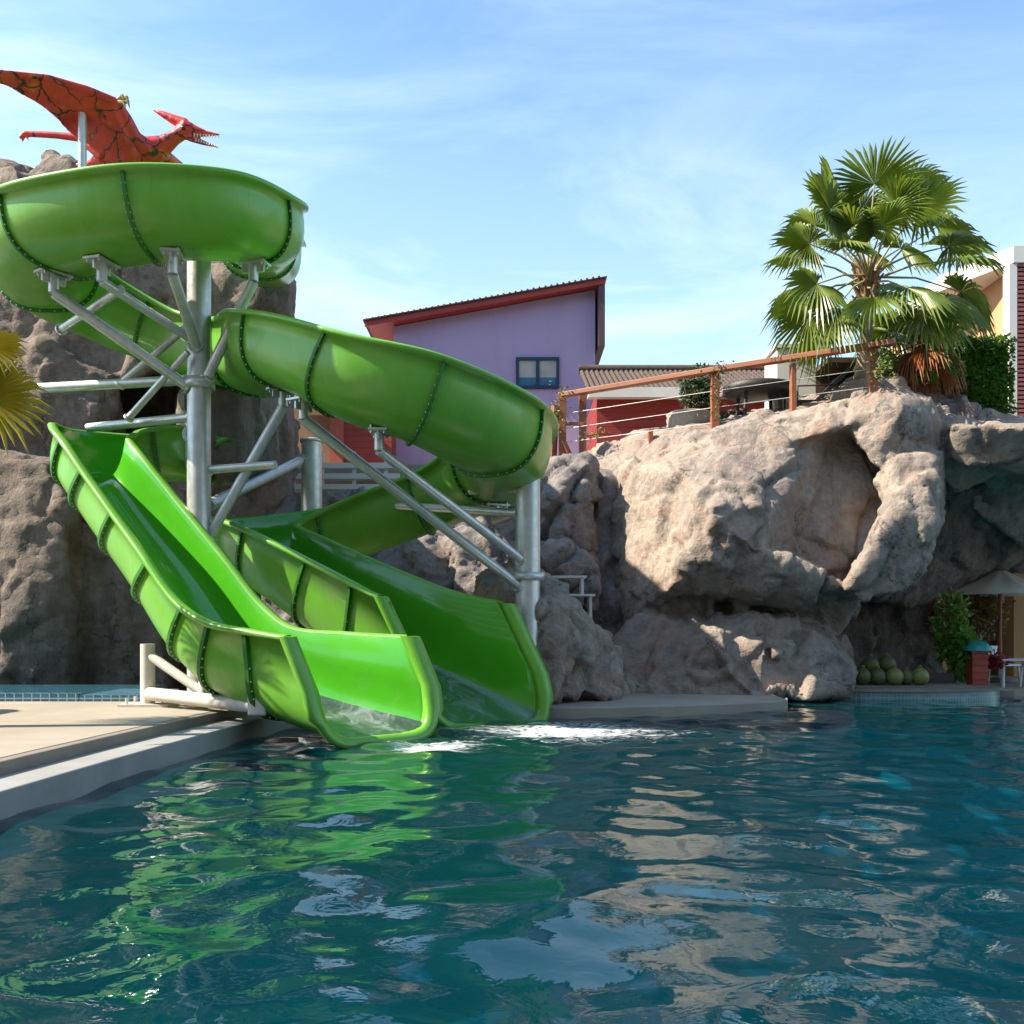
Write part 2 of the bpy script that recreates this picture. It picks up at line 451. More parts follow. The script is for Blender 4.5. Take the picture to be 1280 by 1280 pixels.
M['bar_tile'] = wall_tile('sea_green_bar_mosaic', (.10, .22, .22), (.16, .29, .28), (.30, .36, .34), .05, .05)

# ------------------------------------------------------------------ ground, pool, deck
g = MB()
for x0, x1, y0, y1 in ((-900, 900, 23, 1500), (-900, -16, -300, 23), (18, 900, -300, 23), (-16, 18, -300, -9)):
    g.add([(x0, y0, .1), (x1, y0, .1), (x1, y1, .1), (x0, y1, .1)], [(0, 1, 2, 3)])
tag(g.build('ground', pmat('dry_ground', (.30, .25, .19), (.22, .20, .14), .4, .9)), kind='structure')
pf = MB()
pf.add([(-16, -9, -1.35), (18, -9, -1.35), (18, 23, -1.35), (-16, 23, -1.35)], [(0, 1, 2, 3)])
pf.add([(-16, 23, -1.35), (18, 23, -1.35), (18, 23, .1), (-16, 23, .1)], [(0, 1, 2, 3)])
pf.add([(-16, -9, -1.35), (18, -9, -1.35), (18, -9, .1), (-16, -9, .1)], [(3, 2, 1, 0)])
pf.add([(18, -9, -1.35), (18, 23, -1.35), (18, 23, .1), (18, -9, .1)], [(0, 1, 2, 3)])
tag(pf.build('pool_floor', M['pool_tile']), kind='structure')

edge = [(-3.6, -6), (-3.25, 0), (-3.02, 3.2), (-2.90, 5.2), (-2.83, 6.4), (-2.74, 7.6), (-2.62, 8.8), (-2.45, 10.0), (-2.2, 10.9), (-1.8, 11.7), (-1.4, 12.6)]
def smooth_line(pts, n=8):
    out = []
    for i in range(len(pts) - 1):
        p0, p1, p2, p3 = [np.array(pts[max(0, min(len(pts) - 1, k))], float) for k in (i - 1, i, i + 1, i + 2)]
        for j in range(n):
            t = j / n
            out.append(tuple(.5 * (2 * p1 + (p2 - p0) * t + (2 * p0 - 5 * p1 + 4 * p2 - p3) * t * t + (3 * p1 - p0 - 3 * p2 + p3) * t ** 3)))
    out.append(tuple(pts[-1])); return out
ed = smooth_line(edge)
def strip_block(name, line, off0, off1, z0, z1, mat, bev=.012):
    """a kerb-like block that follows a line, from off0 to off1 metres to its left"""
    m = MB(); vs = []; n = len(line)
    for i, p in enumerate(line):
        a, b = line[max(0, i - 1)], line[min(n - 1, i + 1)]
        t = Vector((b[0] - a[0], b[1] - a[1], 0)).normalized(); s_ = Vector((-t.y, t.x, 0))
        q = Vector((p[0], p[1], 0))
        for o, z in ((off0, z0), (off0, z1), (off1, z1), (off1, z0)):
            vs.append(q + s_ * o + Vector((0, 0, z)))
    fs = []
    for i in range(n - 1):
        for k in range(4):
            fs.append((i * 4 + k, (i + 1) * 4 + k, (i + 1) * 4 + (k + 1) % 4, i * 4 + (k + 1) % 4))
    m.add(vs, fs); m.add(vs[:4], [(0, 1, 2, 3)]); m.add(vs[-4:], [(3, 2, 1, 0)])
    o = m.build(name, mat, bevel=bev); return tag(o, kind='structure')
strip_block('pool_coping', ed, 0, .34, -.06, .175, M['coping'])
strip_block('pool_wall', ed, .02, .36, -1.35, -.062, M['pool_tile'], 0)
strip_block('deck_riser', ed, .342, .44, -.05, .262, M['coping_dark'])
dk = MB()
inner = []
for i, p in enumerate(ed):
    a, b = ed[max(0, i - 1)], ed[min(len(ed) - 1, i + 1)]
    t = Vector((b[0] - a[0], b[1] - a[1], 0)).normalized()
    inner.append((p[0] - t.y * .441, p[1] + t.x * .441))
dk.prism(inner + [(-2.0, 14.5), (-4.0, 14.5), (-4.0, 10.45), (-16, 10.45), (-16, -6)], -.2, .265)
tag(dk.build('pool_deck', M['deck']), kind='structure')
ld = MB()
ld.prism(smooth_line([(-1.6, 11.55), (-.5, 11.42), (.55, 11.3), (1.5, 11.42), (2.5, 11.75), (3.3, 12.1), (3.75, 12.5)], 6) + [(3.9, 14.2), (-1.6, 14.2)], -1.35, .125)
tag(ld.build('rock_ledge_paving', M['deck'], bevel=.015), kind='structure')

sf = MB(); gx, gy = 40, 40; vs = []  # shallow shelf added to brighten the far right water
def sstep(t):
    t = max(0, min(1, t)); return t * t * (3 - 2 * t)
for j in range(gy):
    for i in range(gx):
        x = 1.0 + 12 * i / (gx - 1); y = 6.0 + 8.2 * j / (gy - 1)
        vs.append((x, y, -1.342 + 1.14 * sstep((x - 1.6) / 3.4) * sstep((y - 6.6) / 4.6)))
sf.add(vs, [(j * gx + i, j * gx + i + 1, (j + 1) * gx + i + 1, (j + 1) * gx + i) for j in range(gy - 1) for i in range(gx - 1)], 0, True)
m_, nt, b_ = new_mat('depth_lit_shelf_mosaic')
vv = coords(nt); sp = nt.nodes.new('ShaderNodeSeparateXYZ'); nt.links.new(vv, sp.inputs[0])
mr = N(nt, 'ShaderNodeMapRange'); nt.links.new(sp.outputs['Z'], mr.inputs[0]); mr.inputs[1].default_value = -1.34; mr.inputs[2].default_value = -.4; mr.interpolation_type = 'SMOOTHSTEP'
nt.links.new(mixc(nt, mr.outputs[0], (.005, .08, .13), mixc(nt, noise_n(nt, vv, 2.5, 5), (.008, .20, .25), (.01, .15, .20))), b_.inputs['Base Color'])  # lighter with height, standing in for less light lost in shallow water
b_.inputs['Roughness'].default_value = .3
tag(sf.build('added_pool_shelf', m_), kind='structure')
# blue tiled channel behind the deck
ch = MB()
ch.box((-9, 10.46, -.1), (-4.93, 10.60, .355)); ch.box((-4.92, 10.46, -.1), (-4.2, 11.6, .335))
tag(ch.build('tiled_pool_kerb', M['blue_tile']), 'low kerb of blue square tiles along the foot of the rock tower', 'pool kerb')
cw = MB(); cw.add([(-9, 10.6, .30), (-4.92, 10.6, .30), (-4.92, 13, .30), (-9, 13, .30)], [(0, 1, 2, 3)])
tag(cw.build('channel_water', pmat('channel_water', (.05, .16, .22), None, 2, .05)), kind='structure')

# ------------------------------------------------------------------ pool water: a real rippled sheet
rng = np.random.default_rng(5)
ys = np.concatenate([np.linspace(-6, .4, 14)[:-1], np.geomspace(.4 + .8, 23.8, 560) - .8])
us = np.linspace(-1, 1, 560)
Y, U = np.meshgrid(ys, us, indexing='ij')
HW = np.maximum(Y, 2.0) * .62 + 2.2
X = U * HW + np.clip(Y, 0, 30) * .06
Z = np.zeros_like(X)
env = 1.0 / (1 + 0.0 * Y)
for k in range(70):
    lam = np.exp(rng.uniform(np.log(.22), np.log(1.5)))
    th = rng.uniform(0, 2 * np.pi)
    slope = .0108 * (lam / .5) ** .25 * (1.15 if abs(np.sin(th)) > .5 else .8)
    a = slope * lam / (2 * np.pi)
    kx, ky = 2 * np.pi / lam * np.cos(th), 2 * np.pi / lam * np.sin(th)
    wx = .12 * np.sin(Y * 1.1 + k) ; wy = .12 * np.sin(X * 1.3 + k * 2)
    cell = np.maximum(np.gradient(ys)[:, None], HW * 2 / 560)
    Z += a * np.sin(kx * (X + wx) + ky * (Y + wy) + rng.uniform(0, 6.28)) * np.clip(lam / (cell * 4), 0, 1)
for cx, cy in ((-1.2, 8.7), (.3, 10.3)):     # rings that run out from the slide mouths
    rr = np.hypot(X - cx, Y - cy)
    Z += .010 * np.sin(rr * 2 * np.pi / .55) * np.exp(-rr / 2.2)
vs = np.stack([X, Y, Z], -1).reshape(-1, 3)
ny, nx = X.shape
ii = (np.arange(ny - 1)[:, None] * nx + np.arange(nx - 1)[None, :]).ravel()
fs = np.stack([ii, ii + 1, ii + nx + 1, ii + nx], -1)
me = bpy.data.meshes.new('pool_water')
me.vertices.add(len(vs)); me.vertices.foreach_set('co', vs.ravel())
me.loops.add(fs.size); me.loops.foreach_set('vertex_index', fs.ravel().astype(np.int32))
me.polygons.add(len(fs)); me.polygons.foreach_set('loop_start', np.arange(0, fs.size, 4, dtype=np.int32)); me.polygons.foreach_set('loop_total', np.full(len(fs), 4, dtype=np.int32))
me.update(calc_edges=True); me.polygons.foreach_set('use_smooth', np.ones(len(fs), dtype=bool)); me.update()
wm, nt, b = new_mat('pool_water')
nt.nodes.remove(b)
v = coords(nt)
bn = bump_n(nt, noise_n(nt, v, 5.5, 3, .5, .8), .22, .014, None)
bn = bump_n(nt, noise_n(nt, v, 17, 2, .5, .5), .09, .004, None, bn)
fr = nt.nodes.new('ShaderNodeFresnel'); fr.inputs['IOR'].default_value = 1.5; nt.links.new(bn, fr.inputs['Normal'])
gl = nt.nodes.new('ShaderNodeBsdfGlossy'); gl.inputs['Roughness'].default_value = .012; nt.links.new(bn, gl.inputs['Normal'])
gl.inputs['Color'].default_value = (.97, .99, 1, 1)
tr = nt.nodes.new('ShaderNodeBsdfTransparent'); tr.inputs['Color'].default_value = (.30, .70, .82, 1)
m1 = nt.nodes.new('ShaderNodeMixShader'); df = nt.nodes.new('ShaderNodeBsdfDiffuse'); df.inputs['Color'].default_value = (.001, .098, .125, 1); m0 = nt.nodes.new('ShaderNodeMixShader'); m0.inputs[0].default_value = .24
nt.links.new(tr.outputs[0], m0.inputs[1]); nt.links.new(df.outputs[0], m0.inputs[2])
nt.links.new(fr.outputs[0], m1.inputs[0]); nt.links.new(m0.outputs[0], m1.inputs[1]); nt.links.new(gl.outputs[0], m1.inputs[2])
# foam where the slides run out
fo = nt.nodes.new('ShaderNodeBsdfDiffuse'); fo.inputs['Color'].default_value = (.82, .86, .86, 1)
def spot(cx, cy, sx_, sy_):
    mp = nt.nodes.new('ShaderNodeMapping'); mp.vector_type = 'TEXTURE'
    tcx = nt.nodes.new('ShaderNodeTexCoord'); nt.links.new(tcx.outputs['Object'], mp.inputs['Vector'])
    mp.inputs['Location'].default_value = (cx, cy, 0); mp.inputs['Scale'].default_value = (sx_, sy_, 1)
    ln = nt.nodes.new('ShaderNodeVectorMath'); ln.operation = 'LENGTH'; nt.links.new(mp.outputs[0], ln.inputs[0])
    mr = nt.nodes.new('ShaderNodeMapRange'); mr.inputs[1].default_value = 1; mr.inputs[2].default_value = .1; mr.inputs[3].default_value = 0; mr.inputs[4].default_value = 1
    nt.links.new(ln.outputs['Value'], mr.inputs[0]); return mr.outputs[0]
s1, s2 = spot(.6, 9.8, 2.2, 1.7), spot(-.75, 8.6, 1.0, .6)
mxm = N(nt, 'ShaderNodeMath', operation='MAXIMUM'); nt.links.new(s1, mxm.inputs[0]); nt.links.new(s2, mxm.inputs[1])
fn = noise_n(nt, coords(nt, (1, 1.6, 1)), 5.5, 10, .72, 1.9)
ad = N(nt, 'ShaderNodeMath', operation='MULTIPLY_ADD'); nt.links.new(mxm.outputs[0], ad.inputs[0]); ad.inputs[1].default_value = .42; nt.links.new(fn, ad.inputs[2])
fm = ramp(nt, ad.outputs[0], .76, 1.0)
gate = N(nt, 'ShaderNodeMath', operation='MULTIPLY'); nt.links.new(fm, gate.inputs[0]); nt.links.new(ramp(nt, mxm.outputs[0], .02, .3), gate.inputs[1])
m2 = nt.nodes.new('ShaderNodeMixShader'); nt.links.new(gate.outputs[0], m2.inputs[0]); nt.links.new(m1.outputs[0], m2.inputs[1]); nt.links.new(fo.outputs[0], m2.inputs[2])
nt.links.new(m2.outputs[0], nt.nodes['Material Output'].inputs['Surface'])
me.materials.append(wm)
tag(bpy.data.objects.new('pool_water', me), kind='structure')
COL.objects.link(bpy.data.objects['pool_water'])
# ------------------------------------------------------------------ water slides
fm_, nt, b = new_mat('running_water_film'); nt.nodes.remove(b)
v = coords(nt)
bn = bump_n(nt, noise_n(nt, v, 7, 4, .55, .8), .28, .02, None)
fr_n = nt.nodes.new('ShaderNodeFresnel'); fr_n.inputs['IOR'].default_value = 1.5; nt.links.new(bn, fr_n.inputs['Normal'])
gl = nt.nodes.new('ShaderNodeBsdfGlossy'); gl.inputs['Roughness'].default_value = .05; nt.links.new(bn, gl.inputs['Normal'])
tr = nt.nodes.new('ShaderNodeBsdfTransparent'); tr.inputs['Color'].default_value = (.86, .97, .95, 1)
m1 = nt.nodes.new('ShaderNodeMixShader'); nt.links.new(fr_n.outputs[0], m1.inputs[0]); nt.links.new(tr.outputs[0], m1.inputs[1]); nt.links.new(gl.outputs[0], m1.inputs[2])
df = nt.nodes.new('ShaderNodeBsdfDiffuse'); df.inputs['Color'].default_value = (.62, .74, .74, 1)
m2 = nt.nodes.new('ShaderNodeMixShader'); nt.links.new(ramp(nt, noise_n(nt, v, 3.5, 9, .72, 1.0), .48, .85, (.06,) * 3, (.55,) * 3), m2.inputs[0])
nt.links.new(m1.outputs[0], m2.inputs[1]); nt.links.new(df.outputs[0], m2.inputs[2])
nt.links.new(m2.outputs[0], nt.nodes['Material Output'].inputs['Surface'])
M['film'] = fm_
def spline(st, n=10, e=.6):
    """stations (L, R, h, shear) -> dense arrays, chord-length Hermite"""
    A = np.array([list(q[0]) + list(q[1]) + [q[2], q[3], q[4] if len(q) > 4 else e] for q in st], float)
    mid = (A[:, :3] + A[:, 3:6]) / 2
    t = np.concatenate([[0], np.cumsum(np.maximum(np.linalg.norm(np.diff(mid, axis=0), axis=1), .05) ** .7)])
    T = np.zeros_like(A)
    for i in range(len(A)):
        if i == 0: T[i] = (A[1] - A[0]) / (t[1] - t[0])
        elif i == len(A) - 1: T[i] = (A[-1] - A[-2]) / (t[-1] - t[-2])
        else:
            d0, d1 = (A[i] - A[i - 1]) / (t[i] - t[i - 1]), (A[i + 1] - A[i]) / (t[i + 1] - t[i])
            T[i] = (d0 * (t[i + 1] - t[i]) + d1 * (t[i] - t[i - 1])) / (t[i + 1] - t[i - 1])
    out = []
    for i in range(len(A) - 1):
        hh = t[i + 1] - t[i]
        for j in range(n):
            u = j / n
            out.append((2 * u ** 3 - 3 * u ** 2 + 1) * A[i] + (u ** 3 - 2 * u ** 2 + u) * hh * T[i] + (-2 * u ** 3 + 3 * u ** 2) * A[i + 1] + (u ** 3 - u ** 2) * hh * T[i + 1])
    out.append(A[-1]); return np.array(out)

def u_profile(a, h, e, K=22):
    P = []
    for i in range(K):
        th = math.pi * i / (K - 1); c, s = math.cos(th), max(0, math.sin(th))
        P.append((-math.copysign(abs(c) ** e, c) * a, s ** e * h))
    nr = []
    for i in range(K):
        p, q = P[max(0, i - 1)], P[min(K - 1, i + 1)]
        tx, ty = q[0] - p[0], q[1] - p[1]; l = math.hypot(tx, ty) or 1
        nr.append((-ty / l, tx / l))
    return P, nr

def make_flume(name, label, stations, cuts, e, lip=True, n=10, lip_w=.15, fw=.021, fh=.075):
    S = spline(stations, n, e); m = len(S)
    mids = (S[:, :3] + S[:, 3:6]) / 2
    fr = []; ex = []
    for i in range(m):
        t = Vector(mids[min(i + 1, m - 1)] - mids[max(i - 1, 0)]).normalized()
        ac = Vector(S[i, 3:6] - S[i, :3]); a = ac.length / 2; ac.normalize()
        dn = ac.cross(t)
        if dn.z > 0: dn = -dn
        dn.normalize()
        fr.append((Vector(mids[i]), ac, dn, t, a, S[i, 6], S[i, 7])); ex.append(S[i, 8])
    base = Vector(mids[-1]); base.z = 0
    root = thing(name, label, 'water slide', base)
    def pt(i, x, y):
        c, ac, dn, t, a, h, sh = fr[i]
        k = max(0, 1 - max(y, 0) / .2)
        return c + ac * x + dn * y + t * (sh * y - .22 * min(1, sh * 2.5) * k * k)
    def ring(i):
        c, ac, dn, t, a, h, sh = fr[i]
        P, nr = u_profile(a, h, ex[i]); K = len(P)
        pts = [pt(i, *p) for p in P]
        pts += [pt(i, a + .035, -.03), pt(i, a + .10, -.022), pt(i, a + .115, .0), pt(i, a + .10, .036)]
        for (x, y), (nx_, ny_) in zip(reversed(P), reversed(nr)):
            pts.append(pt(i, x + nx_ * .03, max(.034, y + ny_ * .03)))
        pts += [pt(i, -a - .10, .036), pt(i, -a - .115, .0), pt(i, -a - .10, -.022), pt(i, -a - .035, -.03)]
        return pts, K
    cs = [0] + cuts + [m - 1]
    for k in range(len(cs) - 1):
        mb = MB(); vs = []
        i0, i1 = cs[k], cs[k + 1]
        for i in range(i0, i1 + 1):
            r_, K = ring(i); vs += r_
        L = len(r_)
        fin, fout = [], []
        for i in range(i1 - i0):
            for j in range(L):
                f = (i * L + j, (i + 1) * L + j, (i + 1) * L + (j + 1) % L, i * L + (j + 1) % L)
                (fin if j < K - 1 else fout).append(f)
        mb.add(vs, fin, 0, True)
        o = len(mb.v) - len(vs)
        for f in fout: mb.f.append(f); mb.m.append(1); mb.sm.append(True)
        for cap, on in ((0, k == 0), (i1 - i0, k == len(cs) - 2)):
            if on:
                q = [(cap * L + j, cap * L + j + 1, cap * L + (2 * K + 2 - j), cap * L + (2 * K + 3 - j)) for j in range(K - 1)]
                for f in q:
                    mb.f.append(f); mb.m.append(1); mb.sm.append(False)
        sec = mb.build('flume_section', [M['green_in'], M['green_out']], root)
        sec.data.validate()
        bm = bmesh.new(); bm.from_mesh(sec.data); bmesh.ops.recalc_face_normals(bm, faces=bm.faces); bm.to_mesh(sec.data); bm.free()
    for i in cuts:
        mb = MB(); c, ac, dn, t, a, h, sh = fr[i]
        P, nr = u_profile(a, h, ex[i]); K = len(P); vs = []
        for (x, y), (nx_, ny_) in zip(P, nr):
            for o_, s_ in ((.026, -fw), (fh, -fw), (fh, fw), (.026, fw)):
                yy = max(.036, y + ny_ * o_)
                vs.append(pt(i, x + nx_ * o_, yy) + t * s_)
        fs = [(j * 4 + q, j * 4 + (q + 1) % 4, (j + 1) * 4 + (q + 1) % 4, (j + 1) * 4 + q) for j in range(K - 1) for q in range(4)]
        mb.add(vs, fs, 0)
        for j in range(1, K - 1):
            (x, y), (nx_, ny_) = P[j], nr[j]
            if y < .09: continue
            for s_ in (-fw, fw):
                p = pt(i, x + nx_ * .055, y + ny_ * .055) + t * s_
                mb.box(p - Vector((.007, .007, .007)), p + Vector((.007, .007, .007)), 1)
        mb.build('joint_flange', [M['flange'], M['bolt']], root)
    if lip:
        mb = MB(); i0 = m - 34; vs = []; KK = 13
        for i in range(i0, m):
            c, ac, dn, t, a, h, sh = fr[i]
            P, nr = u_profile(a, h, ex[i], 41)
            edge_ = min(1, (i - i0) / 14)
            for j in range(KK):
                u = 20 + (j - KK // 2) * (1.1 + .6 * edge_)
                k0 = int(math.floor(u)); fr_ = u - k0
                x = P[k0][0] * (1 - fr_) + P[k0 + 1][0] * fr_; y = P[k0][1] * (1 - fr_) + P[k0 + 1][1] * fr_
                vs.append(pt(i, x * .985, y - (.016 if 0 < j < KK - 1 else .002) - .010 * noise.noise(Vector((x * 5, i * .35, 0)))))
        nI = m - i0
        mb.add(vs, [(i * KK + j, i * KK + j + 1, (i + 1) * KK + j + 1, (i + 1) * KK + j) for i in range(nI - 1) for j in range(KK - 1)], 0, True)
        mb.build('water_film', M['film'], root)
        mb = MB(); i = m - 1; c, ac, dn, t, a, h, sh = fr[i]
        P, nr = u_profile(a, h, ex[i]); K = len(P); vs = []
        tt = (t + dn * sh * .0).normalized()
        for j, ((x, y), (nx_, ny_)) in enumerate(zip(P, nr)):
            wdt = lip_w * (1 if y < h * .8 else .6)
            pr = ((-.004, -.05), (-.004, .03), (wdt * .5, .055), (wdt, .05), (wdt + .012, .02), (wdt, -.01), (wdt * .4, -.012), (.034, -.05))
            for o_, s_ in pr: vs.append(pt(i, x + nx_ * o_, y + ny_ * o_ - .018) + t * s_)
        q = len(pr)
        mb.add(vs, [(j * q + k, j * q + (k + 1) % q, (j + 1) * q + (k + 1) % q, (j + 1) * q + k) for j in range(K - 1) for k in range(q)], 0, True)
        mb.add(vs[:q], [tuple(range(q))]); mb.add(vs[-q:], [tuple(range(q - 1, -1, -1))])
        lp = mb.build('exit_lip', M['green_out'], root)
        bm = bmesh.new(); bm.from_mesh(lp.data); bmesh.ops.recalc_face_normals(bm, faces=bm.faces); bm.to_mesh(lp.data); bm.free()
    return root, fr, pt

# short slide out of the cave: (inner / far rim, outer / near rim, depth, forward shear of the end cut)
A_ST = [((-4.30, 13.2, 3.82), (-4.25, 14.3, 3.9), .6, 0),
        ((-4.45, 12.3, 3.78), (-4.40, 13.4, 3.85), .6, 0),
        ((-4.75, 12.0, 3.68), (-5.20, 13.0, 3.80), .6, 0),
        ((-4.88, 11.78, 3.58), (-5.70, 12.1, 3.68), .6, 0),
        ((-4.86, 11.58, 3.46), (-5.42, 10.98, 3.50), .58, 0),
        ((-4.65, 11.4, 3.26), (-5.10, 10.62, 3.22), .55, 0),
        ((-4.10, 11.1, 2.66), (-4.62, 10.31, 2.68), .55, 0),
        ((-3.40, 10.72, 1.92), (-3.94, 9.87, 1.94), .55, 0),
        ((-2.85, 10.42, 1.33), (-3.40, 9.52, 1.35), .6, 0),
        ((-2.48, 10.22, 1.10), (-3.02, 9.28, 1.15), .68, 0),
        ((-1.80, 10.0, 1.03), (-2.50, 9.02, 1.06), .8, .1, .42),
        ((-1.0, 9.72, .985), (-1.95, 8.75, .99), .93, .26, .34)]
A_ST = [(tuple(Vector((0, 0, CAMH)) + (Vector(q[0]) - Vector((0, 0, CAMH))) * .96), tuple(Vector((0, 0, CAMH)) + (Vector(q[1]) - Vector((0, 0, CAMH))) * .96)) + q[2:] for q in A_ST]
slide_a, fa, pa = make_flume('water_slide', 'straight green water slide that drops out of the cave mouth to the pool in front', A_ST, [18, 34, 47, 56, 64, 72, 81, 90, 99], .55)
B_ST = [((-3.6, 15.6, 7.6), (-4.7, 15.5, 7.6), .68, 0),
        ((-3.3, 13.6, 7.1), (-4.4, 13.4, 7.1), .68, 0),
        ((-2.8, 11.7, 6.38), (-3.85, 11.75, 6.38), .68, 0),
        ((-2.46, 10.3, 5.87), (-3.5, 10.75, 5.9), .57, 0),
        ((-2.81, 9.5, 5.75), (-3.45, 10.45, 5.75), .57, 0),
        ((-3.58, 9.15, 5.66), (-3.75, 10.3, 5.66), .57, 0),
        ((-4.48, 9.2, 5.60), (-4.3, 10.35, 5.60), .57, 0),
        ((-5.40, 9.6, 5.58), (-4.75, 10.6, 5.58), .57, 0),
        ((-6.05, 10.5, 5.56), (-5.0, 10.95, 5.56), .57, 0),
        ((-6.1, 11.7, 5.53), (-5.1, 11.4, 5.55), .57, 0),
        ((-5.5, 12.6, 5.42), (-5.0, 11.6, 5.48), .57, 0),
        ((-4.4, 12.75, 5.1), (-4.3, 11.65, 5.1), .57, 0),
        ((-3.3, 12.3, 4.88), (-3.8, 11.35, 4.92), .68, 0),
        ((-2.55, 11.75, 4.76), (-3.5, 11.06, 4.8), .76, 0),
        ((-2.1, 11.1, 4.6), (-3.05, 10.25, 4.62), .68, 0),
        ((-1.85, 10.75, 4.35), (-2.45, 9.7, 4.37), .68, 0),
        ((-1.5, 10.6, 4.0), (-1.62, 9.3, 4.03), .68, 0),
        ((-1.1, 10.6, 3.82), (-.78, 9.35, 3.85), .68, 0),
        ((-.85, 10.85, 3.66), (0, 9.9, 3.66), .68, 0),
        ((-.72, 11.25, 3.58), (.42, 10.95, 3.6), .68, 0),
        ((-.72, 11.75, 3.5), (.40, 12.2, 3.53), .68, 0),
        ((-.85, 12.25, 3.42), (0, 13.15, 3.45), .68, 0),
        ((-1.3, 12.5, 3.2), (-1.1, 13.65, 3.28), .72, 0),
        ((-2.1, 12.55, 2.9), (-2.2, 13.7, 2.98), .76, 0),
        ((-2.68, 12.5, 2.65), (-3.3, 13.45, 2.75), .76, 0),
        ((-2.93, 12.35, 2.5), (-3.92, 12.6, 2.58), .76, 0),
        ((-2.85, 12.18, 2.42), (-3.6, 11.45, 2.45), .76, 0),
        ((-2.5, 12.0, 2.27), (-3.1, 11.0, 2.25), .76, 0),
        ((-1.6, 11.6, 1.87), (-2.2, 10.62, 1.82), .88, 0, .5),
        ((-.75, 11.25, 1.53), (-1.6, 10.38, 1.53), 1.05, .15, .38),
        ((0.08, 11.0, 1.33), (-1.2, 10.2, 1.38), 1.28, .5, .30)]
slide_b, fb, pb = make_flume('water_slide', 'long spiral green water slide whose two open turns wind down from the rock top', B_ST, [5, 32, 53, 68, 85, 106, 125, 143, 157, 171, 186, 206, 222, 240, 257, 268, 278, 287], .72, fw=.016, fh=.07)

# ------------------------------------------------------------------ supports
def under(fr, pt, i, off=.05):
    c, ac, dn, t, a, h, sh = fr[i]
    return pt(i, 0, h + off)
def clamp(mb, p, r, h=.05):
    mb.lathe(p, [(r, -h), (r * 1.35, -h), (r * 1.35, h), (r, h)], 18, 0)
def saddle(name, fr, pt, i, parent):
    """bolted saddle plate under the flume with its short stub"""
    mb = MB(); c, ac, dn, t, a, h, sh = fr[i]
    q = pt(i, 0, h + .05); f = Vector((t.x, t.y, 0)).normalized(); s = Vector((-f.y, f.x, 0))
    mb.box(Vector((-.17, -.10, -.012)), Vector((.17, .10, .012)))
    mb.box(Vector((-.13, -.012, -.10)), Vector((.13, .012, -.012)))
    mb.tube([(0, 0, -.20), (0, 0, -.01)], .055, 14)
    for sx_ in (-.13, .13):
        for sy_ in (-.07, .07): mb.tube([(sx_, sy_, -.04), (sx_, sy_, .05)], .014, 8)
    for k, v_ in enumerate(mb.v): mb.v[k] = q + s * v_.x + f * v_.y + Vector((0, 0, v_.z))
    mb.build(name, M['steel'], parent)
    return q + Vector((0, 0, -.2))
def nearest(fr, x, y, z=None):
    return min(range(len(fr)), key=lambda i: (fr[i][0].x - x) ** 2 + (fr[i][0].y - y) ** 2 + (0 if z is None else 2 * (fr[i][0].z - z) ** 2))
def column(label, base, top, r):
    root = thing('slide_column', label, 'support column', base)
    mb = MB(); b = Vector(base); tz = Vector((base[0], base[1], top))
    mb.tube([b, tz], r, 28); mb.build('post', M['steel'], root)
    mb = MB(); mb.lathe(tz, [(0.001, .022), (r * 1.12, .022), (r * 1.12, -.03), (r, -.03)], 28); mb.build('cap_plate', M['steel'], root)
    mb = MB(); mb.box(b - Vector((r * 1.8, r * 1.8, 0)), b + Vector((r * 1.8, r * 1.8, .03)))
    for sx_ in (-1, 1):
        for sy_ in (-1, 1): mb.tube([b + Vector((sx_ * r * 1.4, sy_ * r * 1.4, .03)), b + Vector((sx_ * r * 1.4, sy_ * r * 1.4, .08))], .015, 8)
    mb.build('base_plate', M['steel'], root)
    return root
def arm(root, p, q, r=.06, name='brace_arm', foot=True):
    mb = MB(); mb.tube([p, q], r, 16)
    d = (Vector(q) - Vector(p)).normalized()
    mb.tube([Vector(p) - d * .0, Vector(p) + d * .03], r * 1.5, 16)
    mb.build(name, M['steel'], root)

C1 = (-3.66, 10.76)
c1 = column('tallest galvanised steel column, rising inside the upper turn of the spiral slide', (C1[0], C1[1], .265), 5.5, .135)
def carm(root, cx, cy, z0, fr, pt, x, y, z, r=.06):
    i = nearest(fr, x, y, z); q = saddle('saddle', fr, pt, i, root)
    d = Vector((q.x - cx, q.y - cy, 0)).normalized() * .11
    arm(root, (cx + d.x, cy + d.y, z0), q, r)
carm(c1, *C1, 3.9, fb, pb, -4.95, 10.15, 5.58, .062)
carm(c1, *C1, 4.35, fb, pb, -3.70, 9.72, 5.66, .058)
carm(c1, *C1, 4.0, fb, pb, -2.98, 10.3, 5.8, .06)
carm(c1, *C1, 2.15, fb, pb, -2.75, 10.45, 4.5, .06)
carm(c1, *C1, 4.45, fb, pb, -4.4, 9.8, 5.6, .05)
for z, xe, ye, r in ((4.02, -5.75, 11.2, .06), (3.58, -5.25, 11.4, .055)):
    arm(c1, (C1[0] - .1, C1[1] + .06, z), (xe, ye, z), r, 'cross_beam')
arm(c1, (-4.7, 11.0, 4.0), (C1[0], C1[1], 4.75), .045); arm(c1, (-4.55, 10.9, 3.58), (-3.7, 10.5, 4.25), .04)
arm(c1, (-5.3, 10.8, 4.6), (-4.2, 9.9, 4.75), .045)
arm(c1, (C1[0] - .1, C1[1] + .05, 3.38), (-4.15, 11.9, 3.2), .075)
arm(c1, (C1[0] + .1, C1[1], 2.95), (-2.72, 10.6, 2.98), .05, 'cross_beam')
